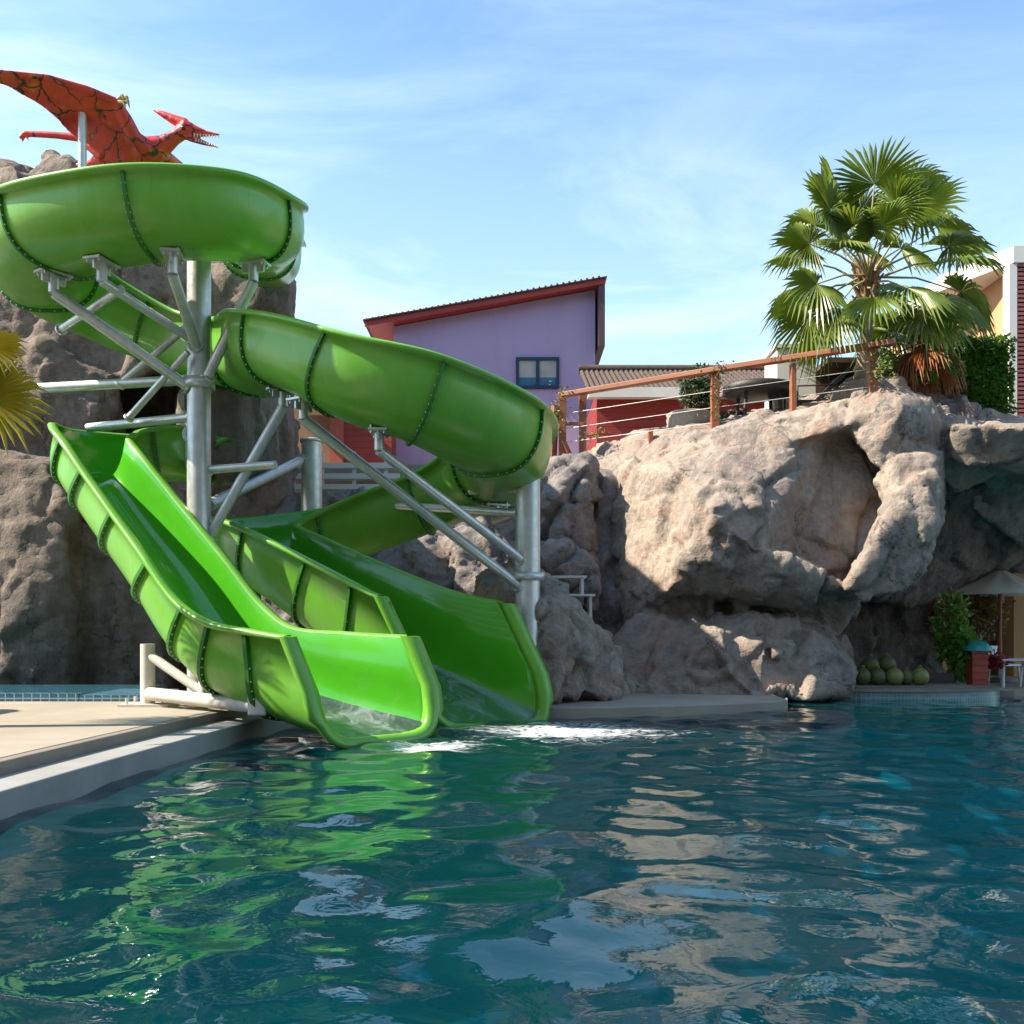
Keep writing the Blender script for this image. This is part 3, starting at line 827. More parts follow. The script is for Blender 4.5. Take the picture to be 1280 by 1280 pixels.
arm(c1, (C1[0] - .1, C1[1] + .05, 2.3), (-4.05, 10.75, 1.95), .05); arm(c1, (C1[0] - .05, C1[1] + .05, 2.45), (-4.15, 10.95, 2.05), .04)
for z in (2.05, 3.95):
    mb = MB(); clamp(mb, Vector((C1[0], C1[1], z)), .135, .06); mb.build('clamp_collar', M['steel'], c1)

c2 = column('short steel column half hidden behind the slide, left of the red clad wall', (-3.1, 14.25, .1), 4.0, .16)
arm(c2, (-3.25, 14.15, 3.68), (C1[0] + .08, C1[1] + .1, 2.55 + .0), .07, 'cross_beam')
C3 = (.2, 11.62)
c3 = column('thick steel column in front of the grey boulder, carrying two long slanting arms', (C3[0], C3[1], .1), 3.05, .155)
carm(c3, *C3, 1.62, fb, pb, -2.1, 10.15, 4.2, .062)
carm(c3, *C3, 1.95, fb, pb, -1.25, 9.95, 3.9, .058)
arm(c3, (C3[0] - .12, C3[1], 2.85), (-.55, 12.0, 2.88), .045, 'cross_beam')
arm(c3, (C3[0] - .12, C3[1], 2.55), (-1.75, 12.7, 2.45 + .35), .055)
carm(c3, *C3, 2.6, fb, pb, -.2, 12.5, 3.45, .075)
mb = MB(); clamp(mb, Vector((C3[0], C3[1], 1.75)), .155, .05); mb.build('clamp_collar', M['steel'], c3)

# white frame that carries the foot of the short slide
r_ = thing('slide_foot_frame', 'low white steel frame on the deck that props up the short slide foot', 'support frame', (-3.9, 9.85, .265))
mb = MB(); mb.tube([(-3.9, 9.85, .265), (-3.9, 9.85, .93)], .075, 18); mb.build('post', M['white_steel'], r_)
mb = MB(); mb.box((-4.15, 9.68, .265), (-3.62, 10.02, .295))
for x in (-4.08, -3.7):
    for y in (9.74, 9.96): mb.tube([(x, y, .295), (x, y, .36)], .015, 8)
mb.build('base_plate', M['white_steel'], r_)
mb = MB(); mb.tube([(-3.86, 9.8, .40), (-2.42, 8.80, .35)], .07, 16); mb.build('floor_pipe', M['white_steel'], r_)
mb = MB(); mb.tube([(-3.86, 9.83, .80), (-3.22, 9.62, .42)], .05, 16); mb.build('brace_arm', M['white_steel'], r_)
mb = MB(); mb.tube([(-3.22, 9.62, .30), (-3.22, 9.62, .55), (-3.08, 9.72, .72)], .06, 14); mb.box((-3.4, 9.5, .265), (-3.04, 9.74, .29)); mb.build('prop', M['white_steel'], r_)
mb = MB(); mb.tube([(-3.75, 9.9, 1.08), (-3.20, 9.66, .52)], .022, 10); mb.build('tie_rod', M['steel'], r_)
mb = MB(); mb.box((-2.50, 8.68, .265), (-2.32, 8.86, .56)); mb.build('end_plate', M['steel'], r_, bevel=.02)
# ------------------------------------------------------------------ rock formations
main_hulls = [
 # big ridge on the left of the boulder
 [(690,582,17.0),(716,590,15.8),(722,650,15.4),(740,735,14.5),(772,795,13.6),(748,558,16.2),(800,545,15.0),(862,530,14.4),(1000,508,14.4),(800,585,13.6),(862,600,12.3),(905,565,12.5),
  (890,640,11.6),(838,735,12.1),(850,752,12.6),(935,678,11.65),(960,620,12.2),(980,545,13.2),(1060,520,13.4),(1000,740,13.2),(748,558,17),(1060,510,17),(985,735,16),(780,790,16)],
 # upper shoulder
 [(880,540,13.0),(960,520,12.9),(1050,500,12.9),(1110,486,13.0),(1000,545,12.7),(915,580,12.6),(1100,520,12.6),(900,520,15.5),(1110,486,16),(1050,560,14)],
 # recessed hollow, deepest beside the toe
 [(930,620,12.8),(1050,535,13.2),(1105,590,13.15),(1085,735,12.9),(970,705,12.6),(1010,752,12.9),(1160,560,13.8),(1160,640,13.6),(960,600,16),(1160,560,16),(1080,735,15.5),(960,745,15.5)],
 # bulging underside lip
 [(838,738,12.15),(940,682,11.8),(1000,718,12.0),(1075,738,12.1),(1075,752,12.4),(960,756,12.5),(858,754,12.8),(960,750,15),(1080,735,15),(860,745,15)],
 # lit toe that juts out
 [(1052,742,11.9),(1085,750,11.9),(1128,742,12.0),(1166,700,12.0),(1170,655,11.9),(1150,600,12.1),(1118,600,12.2),(1100,665,11.8),(1120,640,11.85),(1075,710,11.8),(1100,640,14),(1165,640,14),(1110,735,14)],
 [(1120,570,12.4),(1180,560,12.4),(1172,660,12.1),(1118,640,12.1),(1090,600,12.6),(1180,560,14.5),(1172,660,14.5),(1100,620,14.5)],
 [(860,750,13.3),(1075,750,13.2),(960,790,13.5),(1040,800,13.6),(860,790,13.6),(860,750,15.5),(1075,750,15.5),(1040,800,15.5),(860,790,15.5)],
 # top right knuckle
 [(1050,530,12.9),(1080,552,12.6),(1118,508,12.4),(1060,492,13),(1110,484,12.9),(1165,495,12.7),(1184,530,12.6),(1182,565,12.7),(1140,598,12.6),(1092,582,12.5),(1165,495,15.5),(1184,560,15.5),(1100,486,15.5)],
]
arch_hulls = [
 [(1150,520,13.0),(1215,528,12.9),(1250,560,12.8),(1248,600,12.9),(1190,618,13.1),(1160,560,13),(1215,528,16.5),(1248,620,16.5),(1150,520,16.5)],
 [(1215,530,13.6),(1300,528,13.6),(1420,540,13.6),(1420,660,14),(1290,690,14.2),(1215,640,13.8),(1215,530,17),(1420,540,17),(1420,680,17),(1290,690,16.5)],
 # dark inner vault sloping down behind the toe
 [(1160,600,13.3),(1245,610,13.8),(1290,686,14.6),(1215,738,14.8),(1150,758,14.6),(1080,740,14),(1245,610,17),(1215,735,17),(1100,740,17),(1290,690,17)],
]
main_hulls += [
 [(768,805,12.6),(760,872,12.2),(795,768,12.9),(860,758,12.5),(960,768,12.4),(956,872,11.8),(965,800,11.9),(860,875,12.0),(800,790,15.8),(960,765,16),(765,872,15.8),(956,872,16)],
 [(940,768,12.6),(1010,775,12.7),(1045,795,12.4),(1068,828,12.3),(1060,868,12.2),(1010,876,11.9),(955,872,11.8),(985,800,12.0),(1045,795,15.5),(1060,868,15.5),(950,765,15.5)],
]
arch_hulls += [
 [(1010,700,15.2),(1165,700,15.4),(1172,790,15.6),(1162,888,15.6),(1000,888,15.2),(1010,700,17),(1172,720,17),(1160,888,17)],
]
arch_hulls += [[(1185,530,12.4),(1250,530,12.0),(1420,535,11.6),(1420,610,12.0),(1250,590,12.4),(1190,575,12.7),(1185,530,16),(1420,540,16),(1420,640,16),(1190,600,16)]]
M['rock_shade'] = rockmat('shade_darkened_rock', (.27, .22, .175), (.14, .115, .10), (.23, .155, .11), .7)  # arch rock darkened in colour to stand for the grotto shade
rock('rock_ledge', 'grey flat topped rock ledge between the ivy clad block and the dark arch', [arch_hulls[0], arch_hulls[1], arch_hulls[-1]], .06, M['rock_warm'], 41, .03, .02, 3, .7, 'rock ledge')
arch_hulls = arch_hulls[2:-1]
rock('rock_arch', 'shade-dark coloured rock arch spanning the bar at the far right of the beige rock', arch_hulls, .065, M['rock_shade'], 17, .07, .03, 3, 1.0, 'rock arch')
rock('rock_formation', 'huge sunlit beige rock with a dark overhanging hollow above the pool', main_hulls, .045, M['rock_warm'], 3, .03, .016, 3, .75, 'rock formation')
rock('boulder', 'pale rounded boulder at the foot of the palm trunk', [[(1042,505,13.6),(1050,490,13.5),(1090,475,13.5),(1128,470,13.6),(1145,490,13.6),(1140,510,13.6),(1090,510,13.2),(1060,480,15),(1130,472,15),(1140,510,15)]], .04, M['rock_warm'], 5, .09, .03, 2)
rock('boulder', 'angular grey boulder between the palm base and the ivy clad block', [[(1140,490,13.9),(1170,485,13.8),(1205,495,13.8),(1222,512,13.8),(1215,530,13.7),(1150,530,13.6),(1170,486,15.2),(1215,500,15.2),(1150,530,15.2)]], .04, M['rock_grey'], 8, .09, .03, 2)
rock('boulder', 'small flat boulder just below the ivy clad block', [[(1215,520,14.2),(1240,515,14.1),(1275,520,14.1),(1280,535,14),(1215,535,14),(1240,515,15),(1275,520,15),(1280,535,15)]], .04, M['rock_warm'], 9, .05, .02, 2)

tower_hulls = [
 # front pillar at the far left
 [(-260,570,12.5),(-260,880,12.3),(-40,560,12.5),(60,580,12.4),(90,640,12.3),(95,880,12.2),(0,870,12.0),(-60,700,12.0),(60,720,12.1),(-260,570,17),(90,560,16.5),(95,880,16)],
 [(70,650,12.7),(150,690,12.8),(200,760,12.8),(215,880,12.5),(80,880,12.5),(130,760,12.5),(150,690,16),(215,800,16),(215,880,16)],
 # shelf and upper pillar left of the cave mouth
 [(-260,410,13.6),(60,425,13.5),(140,470,13.6),(147,520,13.7),(145,600,13.8),(-260,600,13.4),(20,500,13.2),(100,540,13.4),(147,480,16.5),(-260,410,17),(145,600,16.5)],
 # crest behind the top turn
 [(-260,215,14.0),(-100,200,14),(0,198,13.8),(60,225,13.8),(140,290,13.8),(240,318,14),(250,460,13.9),(60,440,13.7),(-260,440,13.6),(-260,215,17),(60,225,17),(240,318,17),(250,460,17)],
 [(100,380,13.9),(240,345,13.9),(250,462,13.9),(160,470,13.7),(100,462,13.7),(240,350,16.5),(100,470,16.5),(250,470,16.5)],
 [(-30,205,13.6),(20,200,13.5),(30,235,13.4),(-40,260,13.4),(-30,205,15),(30,235,15)],
 [(40,200,13.9),(65,188,13.9),(90,196,13.9),(100,240,13.8),(30,240,13.8),(65,188,15),(100,235,15)],
 [(38,215,13.5),(75,198,13.5),(118,215,13.5),(140,260,13.5),(50,260,13.4),(75,200,15),(118,215,15)],
 # right shoulder beside the cave
 [(228,400,14.1),(240,330,14.2),(300,326,14),(350,330,14),(366,352,14.1),(368,420,14.1),(362,470,14.1),(225,480,14.2),(240,330,17),(366,352,17),(362,470,17)],
 [(226,460,14.3),(300,450,14.0),(362,460,14.2),(352,520,14.2),(368,600,14.2),(366,700,14.2),(366,880,14.2),(222,880,14.0),(228,600,14.2),(300,600,14.0),(226,460,17),(362,460,17),(366,880,17)],
 [(60,560,14.0),(150,560,14.2),(240,560,14.3),(240,880,14),(60,880,13.8),(150,600,17),(240,880,17),(150,880,17)],
 # dark back of the cave
 [(130,440,15.8),(240,440,15.8),(240,580,15.8),(130,580,15.8),(130,440,17),(240,440,17),(240,580,17),(130,580,17)],
]
tower_hulls = [[(px, py, d * 1.13) for px, py, d in h] for h in tower_hulls]
tower_hulls.append([(228,487,12.0),(300,480,12.2),(345,500,13),(232,600,12.1),(300,605,12.3),(345,600,13.2),(228,490,16),(345,490,16),(232,600,16),(345,600,16)])
rock('rock_tower', 'tall brown rock tower with a black cave mouth behind the slides', tower_hulls, .065, M['rock_brown_shade'], 12, .05, .02, 3, .55, 'rock tower')

rock('boulder', 'reddish boulder with a sunlit crest beside the mouth of the spiral slide', [[(585,715,13.2),(640,700,13.0),(690,720,12.5),(728,752,12.4),(756,800,12.5),(768,872,12.4),(690,872,12.0),(655,765,11.6),(690,756,11.6),(640,872,11.7),(690,872,11.7),(600,760,13),(600,872,13),(640,705,14.2),(756,800,14.2),(768,872,14.2),(600,872,14.2)]], .045, M['rock_warm'], 21, .12, .035, 3)
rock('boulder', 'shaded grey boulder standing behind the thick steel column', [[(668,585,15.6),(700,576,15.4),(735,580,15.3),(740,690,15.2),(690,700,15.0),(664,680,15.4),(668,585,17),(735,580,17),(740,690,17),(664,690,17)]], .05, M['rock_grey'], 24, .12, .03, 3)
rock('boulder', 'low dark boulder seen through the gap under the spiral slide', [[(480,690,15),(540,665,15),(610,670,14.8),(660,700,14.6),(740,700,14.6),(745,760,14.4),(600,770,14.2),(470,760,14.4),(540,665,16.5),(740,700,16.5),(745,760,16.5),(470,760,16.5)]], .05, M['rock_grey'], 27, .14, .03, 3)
rock('boulder', 'rough grey rock ledge between the column and the huge beige rock', [[(670,690,14.4),(715,688,14.2),(742,700,14.2),(745,740,14),(690,760,13.8),(670,740,14),(715,688,15.6),(745,740,15.6),(670,740,15.6)]], .04, M['rock_grey'], 29, .08, .02, 2)
# rock bank under the terrace that closes the view between tower and boulder
rock('rock_bank', 'long grey rock bank holding up the terrace behind the spiral slide', [[(330,625,16),(560,620,16),(760,600,16),(900,580,16.4),(760,800,15.2),(330,800,15.2),(900,800,15.6),(330,625,17.2),(900,585,17.2),(330,860,17.2),(900,860,17.2),(330,860,15.2),(900,860,15.6)]], .08, M['rock_grey'], 31, .12, .03, 3, 1.0, 'rock bank')
# unseen rocks added just outside the left of the view to shade the deck
rock('rock_bank', 'unseen low brown rock bank added at the far left to shade the deck', [[(-9.5,3.0,.2),(-7.2,3.0,.2),(-7.4,3.4,2.3),(-9.3,3.4,2.6),(-9.5,9.6,.2),(-6.9,9.4,.2),(-7.3,9.0,2.6),(-9.4,9.0,2.9)]], .08, M['rock_brown_shade'], 33, .12, .03, 3, 1.0, 'rock bank', world=True)
# ------------------------------------------------------------------ terrace and buildings
TZ = 4.12
tr = MB(); tr.prism([(-9, 17.0), (1.4, 17.0), (1.6, 15.6), (5.6, 13.8), (7.6, 14.4), (8.2, 17.2), (8.2, 32), (-9, 32)], TZ - .3, TZ)
tag(tr.build('terrace', M['deck']), kind='structure')

weather(M['coping_dark'], (.12, .10, .08), 2, .5, .8, .5, (1, 1, 1))
def siding(name, c1, c2, pitch, gap, rough=.65):
    m, nt, b = new_mat(name); v = coords(nt)
    sp = nt.nodes.new('ShaderNodeSeparateXYZ'); nt.links.new(v, sp.inputs[0])
    a = N(nt, 'ShaderNodeMath', operation='DIVIDE'); nt.links.new(sp.outputs[2], a.inputs[0]); a.inputs[1].default_value = pitch
    fr = N(nt, 'ShaderNodeMath', operation='FRACT'); nt.links.new(a.outputs[0], fr.inputs[0])
    fl = N(nt, 'ShaderNodeMath', operation='FLOOR'); nt.links.new(a.outputs[0], fl.inputs[0])
    wn = N(nt, 'ShaderNodeTexWhiteNoise'); wn.noise_dimensions = '1D'; nt.links.new(fl.outputs[0], wn.inputs['W'])
    c = mixc(nt, wn.outputs['Value'], c1, c2)
    c = mixc(nt, ramp(nt, noise_n(nt, coords(nt, (1, 1, 6)), 3, 6), .4, .75, (0, 0, 0), (.4,) * 3), c, tuple(x * .6 for x in c1))
    nt.links.new(c, b.inputs['Base Color']); b.inputs['Roughness'].default_value = rough
    bump_n(nt, ramp(nt, fr.outputs[0], 0, gap), .9, .025, b)
    return m
M['purple'] = pmat('lavender_render', (.42, .335, .52), (.385, .305, .485), .7, .85, bump=.06, bscale=50)
weather(M['purple'], (.27, .22, .33), 1.2, .48, .8, .45, (1.2, 1.2, .22))
M['red_siding'] = siding('dark_red_siding', (.30, .035, .030), (.25, .028, .026), .16, .12)
M['red_siding2'] = siding('brick_red_siding', (.33, .055, .045), (.28, .045, .04), .14, .12)
M['red_trim'] = pmat('red_roof_trim', (.36, .045, .032), (.29, .035, .028), 2, .55)
M['louvre'] = pmat('dusky_red_louvre', (.30, .10, .09), (.25, .08, .075), 4, .6)
M['orange'] = pmat('apricot_render', (.58, .33, .16), (.52, .29, .14), 1, .85)
m_, nt, b = new_mat('window_glass'); b.inputs['Base Color'].default_value = (.02, .03, .04, 1); b.inputs['Roughness'].default_value = .06; b.inputs['Coat Weight'].default_value = .5
M['glass'] = m_
M['blind'] = pmat('pale_window_blind', (.42, .43, .40), None, 4, .7)
M['teal_blind'] = pmat('blue_lower_pane', (.03, .16, .27), None, 4, .25)
M['roof_tile'] = pmat('brown_roof_tile', (.10, .066, .046), (.05, .038, .032), 6, .85, bump=.3, bscale=30)

# lavender house with the single-pitch roof
D = 22.0
def hx(px, d=D): return (px - 640) * d / FPX
def hz(py, d=D): return CAMH + (HORIZ - py) * d / FPX
hs = thing('monopitch_house', 'lavender rendered house with a red edged single pitch roof', 'house', (hx(620), D + 2, TZ))
x0, x1 = hx(492), hx(744)
zl, zr = hz(408), hz(362)
mb = MB()
mb.add([(x0, D, TZ), (x1, D, TZ), (x1, D, zr), (x0, D, zl), (x0, D + 3.2, TZ), (x1, D + 3.2, TZ), (x1, D + 3.2, zr), (x0, D + 3.2, zl)],
       [(0, 1, 2, 3), (5, 4, 7, 6), (1, 5, 6, 2), (4, 0, 3, 7), (3, 2, 6, 7), (4, 5, 1, 0)])
mb.build('wall', M['purple'], hs)
mb = MB()
xa, xb = hx(462), hx(754); za = zl - (x0 - xa) * (zr - zl) / (x1 - x0); zb = zr + (xb - x1) * (zr - zl) / (x1 - x0)
def slab(mb, xa, xb, za, zb, y0, y1, t0, t1, mi=0):
    mb.add([(xa, y0, za + t0), (xb, y0, zb + t0), (xb, y0, zb + t1), (xa, y0, za + t1), (xa, y1, za + t0), (xb, y1, zb + t0), (xb, y1, zb + t1), (xa, y1, za + t1)],
           [(0, 1, 2, 3), (5, 4, 7, 6), (1, 5, 6, 2), (4, 0, 3, 7), (3, 2, 6, 7), (4, 5, 1, 0)], mi)
slab(mb, xa, xb, za, zb, D - .32, D + 3.5, .02, .09)
rf = mb.build('roof', M['red_trim'], hs)
mb = MB(); slab(mb, xa - .06, xb + .02, za, zb, D - .37, D - .323, -.02, .11); slab(mb, xa - .10, xb + .05, za, zb, D - .42, D + 3.55, .112, .135, 1)
n_t = 40
for k in range(n_t):
    u = k / n_t; mb.tube([(xa + (xb - xa) * u, D - .44, za + (zb - za) * u + .135), (xa + (xb - xa) * u, D + 3.5, za + (zb - za) * u + .135)], .026, 8, 1)
mb.build('roof_edge', [M['red_trim'], M['roof_tile']], rf)
mb = MB(); mb.box((x1 + .05, D - .34, zr - 1.45), (x1 + .2, D + 3.4, zr + .0)); mb.build('side_fascia', pmat('dark_fascia', (.09, .05, .06), None, 3, .6), hs)
def window(parent, xa, xb, za, zb, y, frame_mat, lower=True):
    mb = MB(); t = .07
    for lo, hi in (((xa, y - .05, za), (xb, y + .04, za + t)), ((xa, y - .05, zb - t), (xb, y + .04, zb)), ((xa, y - .048, za + t), (xa + t, y + .04, zb - t)), ((xb - t, y - .048, za + t), (xb, y + .04, zb - t)),
                   (((xa + xb) / 2 - t * .6, y - .046, za + t), ((xa + xb) / 2 + t * .6, y + .04, zb - t))): mb.box(lo, hi)
    wf = mb.build('window', frame_mat, parent)
    mb = MB(); zm = za + (zb - za) * .36
    mb.add([(xa + t, y - .01, zm), (xb - t, y - .01, zm), (xb - t, y - .01, zb - t), (xa + t, y - .01, zb - t)], [(0, 1, 2, 3)]); mb.build('blind', M['blind'], wf)
    mb = MB(); mb.add([(xa + t, y - .012, za + t), (xb - t, y - .012, za + t), (xb - t, y - .012, zm), (xa + t, y - .012, zm)], [(0, 1, 2, 3)]); mb.build('pane', M['teal_blind'], wf)
window(hs, hx(645), hx(699), hz(486), hz(447), D, M['dark_blue'])
# red clad porch block on its left with pale balcony
rb = thing('red_clad_annex', 'brick red boarded annex beside the lavender house, seen under the spiral slide', 'annex', (hx(450), D - .5, TZ))
mb = MB(); mb.box((hx(426, 21), 21.2, TZ), (hx(488, 21), 21.99, hz(500, 21))); mb.build('wall', M['red_siding2'], rb)
mb = MB(); mb.box((hx(412, 21), 21.0, TZ), (hx(428, 21), 21.18, hz(505, 21))); mb.build('corner_pillar', pmat('coral_pillar', (.46, .12, .08), None, 2, .6), rb)
mb = MB(); mb.box((hx(360, 21), 21.4, TZ), (hx(411, 21), 21.9, hz(480, 21))); mb.build('porch_wall', pmat('ochre_porch_wall', (.34, .22, .14), (.28, .18, .11), 2, .8), rb)
mb = MB(); mb.box((hx(356, 21), 20.7, hz(505, 21)), (hx(425, 21), 21.35, hz(497, 21)))
for k in range(8): mb.tube([(hx(360 + 8 * k, 21), 20.75, hz(497, 21)), (hx(360 + 8 * k, 21), 20.75, hz(470, 21))], .02, 6)
mb.beam((hx(358, 21), 20.75, hz(470, 21)), (hx(424, 21), 20.75, hz(470, 21)), .04, .05); mb.build('balcony', M['white'], rb)
# pale railing and steps under it
sr = thing('pale_railing', 'pale horizontal slat railing below the red clad annex', 'railing', (hx(430, 17.5), 17.3, TZ))
mb = MB()
for k in range(3): mb.box((hx(362, 17.3), 17.25, TZ - .42 + .2 * k), (hx(500, 17.3), 17.31, TZ - .32 + .2 * k))
mb.build('slat', M['white'], sr)
for px in (364, 400, 440, 480):
    mb = MB(); mb.box((hx(px, 17.3), 17.32, TZ - .45), (hx(px, 17.3) + .06, 17.38, TZ + .3)); mb.build('post', M['white'], sr)

# low red building with the tiled roof
D2 = 19.0
lb = thing('low_red_house', 'long dark red boarded house with a brown tiled roof behind the terrace railing', 'house', (hx(850, D2), D2 + 1, TZ))
xa, xb = hx(746, D2), hx(985, D2)
mb = MB(); mb.box((xa, D2, TZ), (xb, D2 + 2.4, hz(489, D2))); mb.build('wall', M['red_siding'], lb)
mb = MB(); nxr, nyr = 560, 20; vs = []; fs = []
ze0, ze1 = hz(492, D2), hz(462, D2 + 1.7)
for j in range(nyr):
    v_ = j / (nyr - 1)
    for i in range(nxr):
        x = xa - .25 + (xb - xa + .5) * i / (nxr - 1)
        lap = (j % 2) * .03
        vs.append((x, D2 - .35 + 2.1 * v_, ze0 + (ze1 - ze0) * v_ + .022 * math.sin(x * 2 * math.pi / .11) + lap))
for j in range(nyr - 1):
    for i in range(nxr - 1): fs.append((j * nxr + i, j * nxr + i + 1, (j + 1) * nxr + i + 1, (j + 1) * nxr + i))
mb.add(vs, fs, 0, True)
mb.tube([(xa - .25, D2 + 1.75, ze1 + .02), (xb + .25, D2 + 1.75, ze1 + .02)], .10, 10)
mb.build('roof', M['roof_tile'], lb)
mb = MB(); mb.box((xa - .2, D2 - .40, ze0 - .17), (xb + .2, D2 - .36, ze0 + .03)); mb.box((xa - .2, D2 - .36, ze0 - .12), (xb + .2, D2 - .005, ze0 - .09)); mb.build('eaves_board', M['white'], lb)

# white pillar block with a dark recess beside it
wp = thing('white_pillar', 'white rendered square pillar behind the dark rattan table', 'pillar', (hx(985, 16.6), 16.7, TZ))
mb = MB(); mb.box((hx(971, 16.5), 16.5, TZ), (hx(1020, 16.5), 17.3, hz(436, 16.5))); mb.build('shaft', M['white'], wp, bevel=.01)
mb = MB(); mb.box((hx(968, 16.5), 16.45, hz(436, 16.5) + .003), (hx(1023, 16.5), 17.35, hz(430, 16.5))); mb.build('cap', M['white'], wp, bevel=.01)
rs = thing('timber_hut', 'dark timber hut with a tiled lean-to roof behind the lounger', 'hut', (hx(1060, 17.5), 17.8, TZ))
mb = MB(); mb.box((hx(1022, 17.5), 17.6, TZ), (hx(1180, 17.5), 18.8, hz(470, 17.5))); mb.build('wall', pmat('dark_timber_wall', (.12, .075, .045), (.08, .05, .03), 3, .7, stretch=(6, 1, .5)), rs)
mb = MB(); mb.beam((hx(1018, 17.5), 17.45, hz(464, 17.5)), (hx(1190, 17.5), 17.45, hz(464, 17.5)), 1.4, .09); mb.build('roof', M['roof_tile'], rs)

# balcony building at the right edge
bb = thing('balcony_building', 'cream balcony building with an apricot loggia and dusky red louvres', 'apartment building', (10.5, 18.5, .1))
zt = 7.85
mb = MB()
mb.box((9.0, 16.5, .1), (16, 26, 7.55)); mb.build('wall', M['orange'], bb)
mb = MB(); mb.prism([(8.86, 16.25), (16, 16.25), (16, 21), (8.1, 21), (8.2, 17.65)], 7.56, zt); mb.box((8.5, 18.2, zt + .003), (9.4, 19, zt + .25)); mb.build('roof', M['white'], bb)
mb = MB(); mb.box((8.80, 16.28, 4.4), (8.94, 16.49, 7.55)); mb.build('pillar', M['white'], bb); mb = MB(); mb.box((8.34, 19.6, 5.2), (8.5, 19.78, 7.55)); mb.build('pillar', M['white'], bb)
mb = MB(); mb.box((8.30, 19.8, 5.0), (8.99, 20.2, 7.55)); mb.build('loggia_back', M['orange'], bb)
mb = MB(); mb.box((8.3, 16.42, 5.02), (8.99, 20.4, 5.22)); mb.box((8.3, 16.42, 5.222), (8.38, 19.6, 5.5)); mb.build('balcony_floor', M['white'], bb)
mb = MB(); mb.box((8.42, 17.4, 7.1), (8.52, 17.5, 7.55)); mb.box((8.42, 17.38, 7.0), (8.99, 17.5, 7.1)); mb.build('pergola_beam', M['wood'], bb)
mb = MB(); mb.box((8.7, 18.0, 7.3), (8.99, 18.35, 7.55)); mb.build('ceiling_beam', M['white'], bb)
mb = MB(); mb.beam((8.33, 16.45, 6.15), (8.33, 19.6, 6.15), .05, .07)
for k in range(9): mb.tube([(8.33, 16.6 + .36 * k, 5.5), (8.33, 16.6 + .36 * k, 6.12)], .018, 6)
mb.build('railing', M['coping_dark'], bb)
mb = MB()
for k in range(46): mb.box((8.96, 16.28, 4.3 + .078 * k), (12.5, 16.40, 4.3 + .078 * k + .05))
mb.box((8.96, 16.42, 4.2), (12.5, 16.48, 7.55)); mb.build('louvre_screen', M['louvre'], bb)

# ------------------------------------------------------------------ terrace railing
rl = thing('terrace_railing', 'red brown timber railing with thin wires along the terrace edge', 'railing', (3.1, 13.9, TZ))
pA, pB, pC = Vector((5.06, 12.85, 5.04)), Vector((3.08, 13.9, 5.0)), Vector((.80, 15.35, 4.98))
posts = [(pA, 4.2), (pB, 4.05), (Vector((1.18, 15.3, 5.0)), 3.6), (Vector((2.2, 14.55, 4.75)), 3.9), (Vector((.84, 15.25, 4.98)), 3.5), (Vector((4.1, 13.36, 5.45)), 4.1)]
for p, z0 in posts:
    mb = MB(); big = 4.9 < p.z < 5.3
    mb.box((p.x - (.06 if big else .035), p.y + .01, z0), (p.x + (.06 if big else .035), p.y + .13, p.z - (.0 if big else .5)), 0); mb.build('post', M['wood'], rl, bevel=.006)
for a, b in ((pA + Vector((.25, -.12, .02)), pB), (pB, pC)):
    mb = MB(); mb.beam(a, b, .14, .075); mb.build('handrail', M['wood'], rl, bevel=.008)
mb = MB()
for dz in (.3, .55, .78):
    mb.tube([pA - Vector((0, -.07, dz)), pB - Vector((0, -.07, dz))], .0045, 6); mb.tube([pB - Vector((0, -.07, dz)), pC - Vector((0, -.07, dz))], .0045, 6)
mb.build('wire', M['steel'], rl)
mb = MB(); mb.beam((.72, 15.3, 4.8), (.66, 15.4, 3.6), .10, .10); mb.beam((.66, 15.34, 4.5), (1.2, 15.32, 4.5), .06, .05)
mb.beam((.85, 15.2, 4.2), (1.15, 15.25, 3.55), .08, .06); mb.beam((.60, 15.2, 4.6), (.36, 15.25, 3.9), .07, .05); mb.build('end_strut', M['wood'], rl)

# unseen block added behind the viewpoint to cut sky light on the slides
hb_ = thing('sky_light_blocker', 'unseen building block added behind the viewpoint as a sky light blocker', 'light blocker', (0, -18, .1))
mb = MB(); mb.box((-26, -24, .1), (30, -18, 21)); mb.build('wall', pmat('blocker_render', (.30, .25, .20), (.26, .22, .17), .5, .85), hb_)
mb = MB(); mb.box((-26.4, -24.4, 21.005), (30.4, -17.4, 21.4)); mb.build('roof', M['coping_dark'], hb_)
for fl_ in range(6):
    mb = MB(); mb.box((-26, -17.99, 3.2 + 3.2 * fl_), (30, -16.8, 3.4 + 3.2 * fl_)); mb.box((-26, -16.85, 3.402 + 3.2 * fl_), (30, -16.8, 4.3 + 3.2 * fl_)); mb.build('balcony', M['white'], hb_)
    for k in range(9):
        mb = MB(); mb.box((-24 + 6 * k, -17.995, .9 + 3.2 * fl_ + 2.6), (-21.4 + 6 * k, -17.96, 2.9 + 3.2 * fl_ + 2.4)); mb.build('window', M['glass'], hb_)
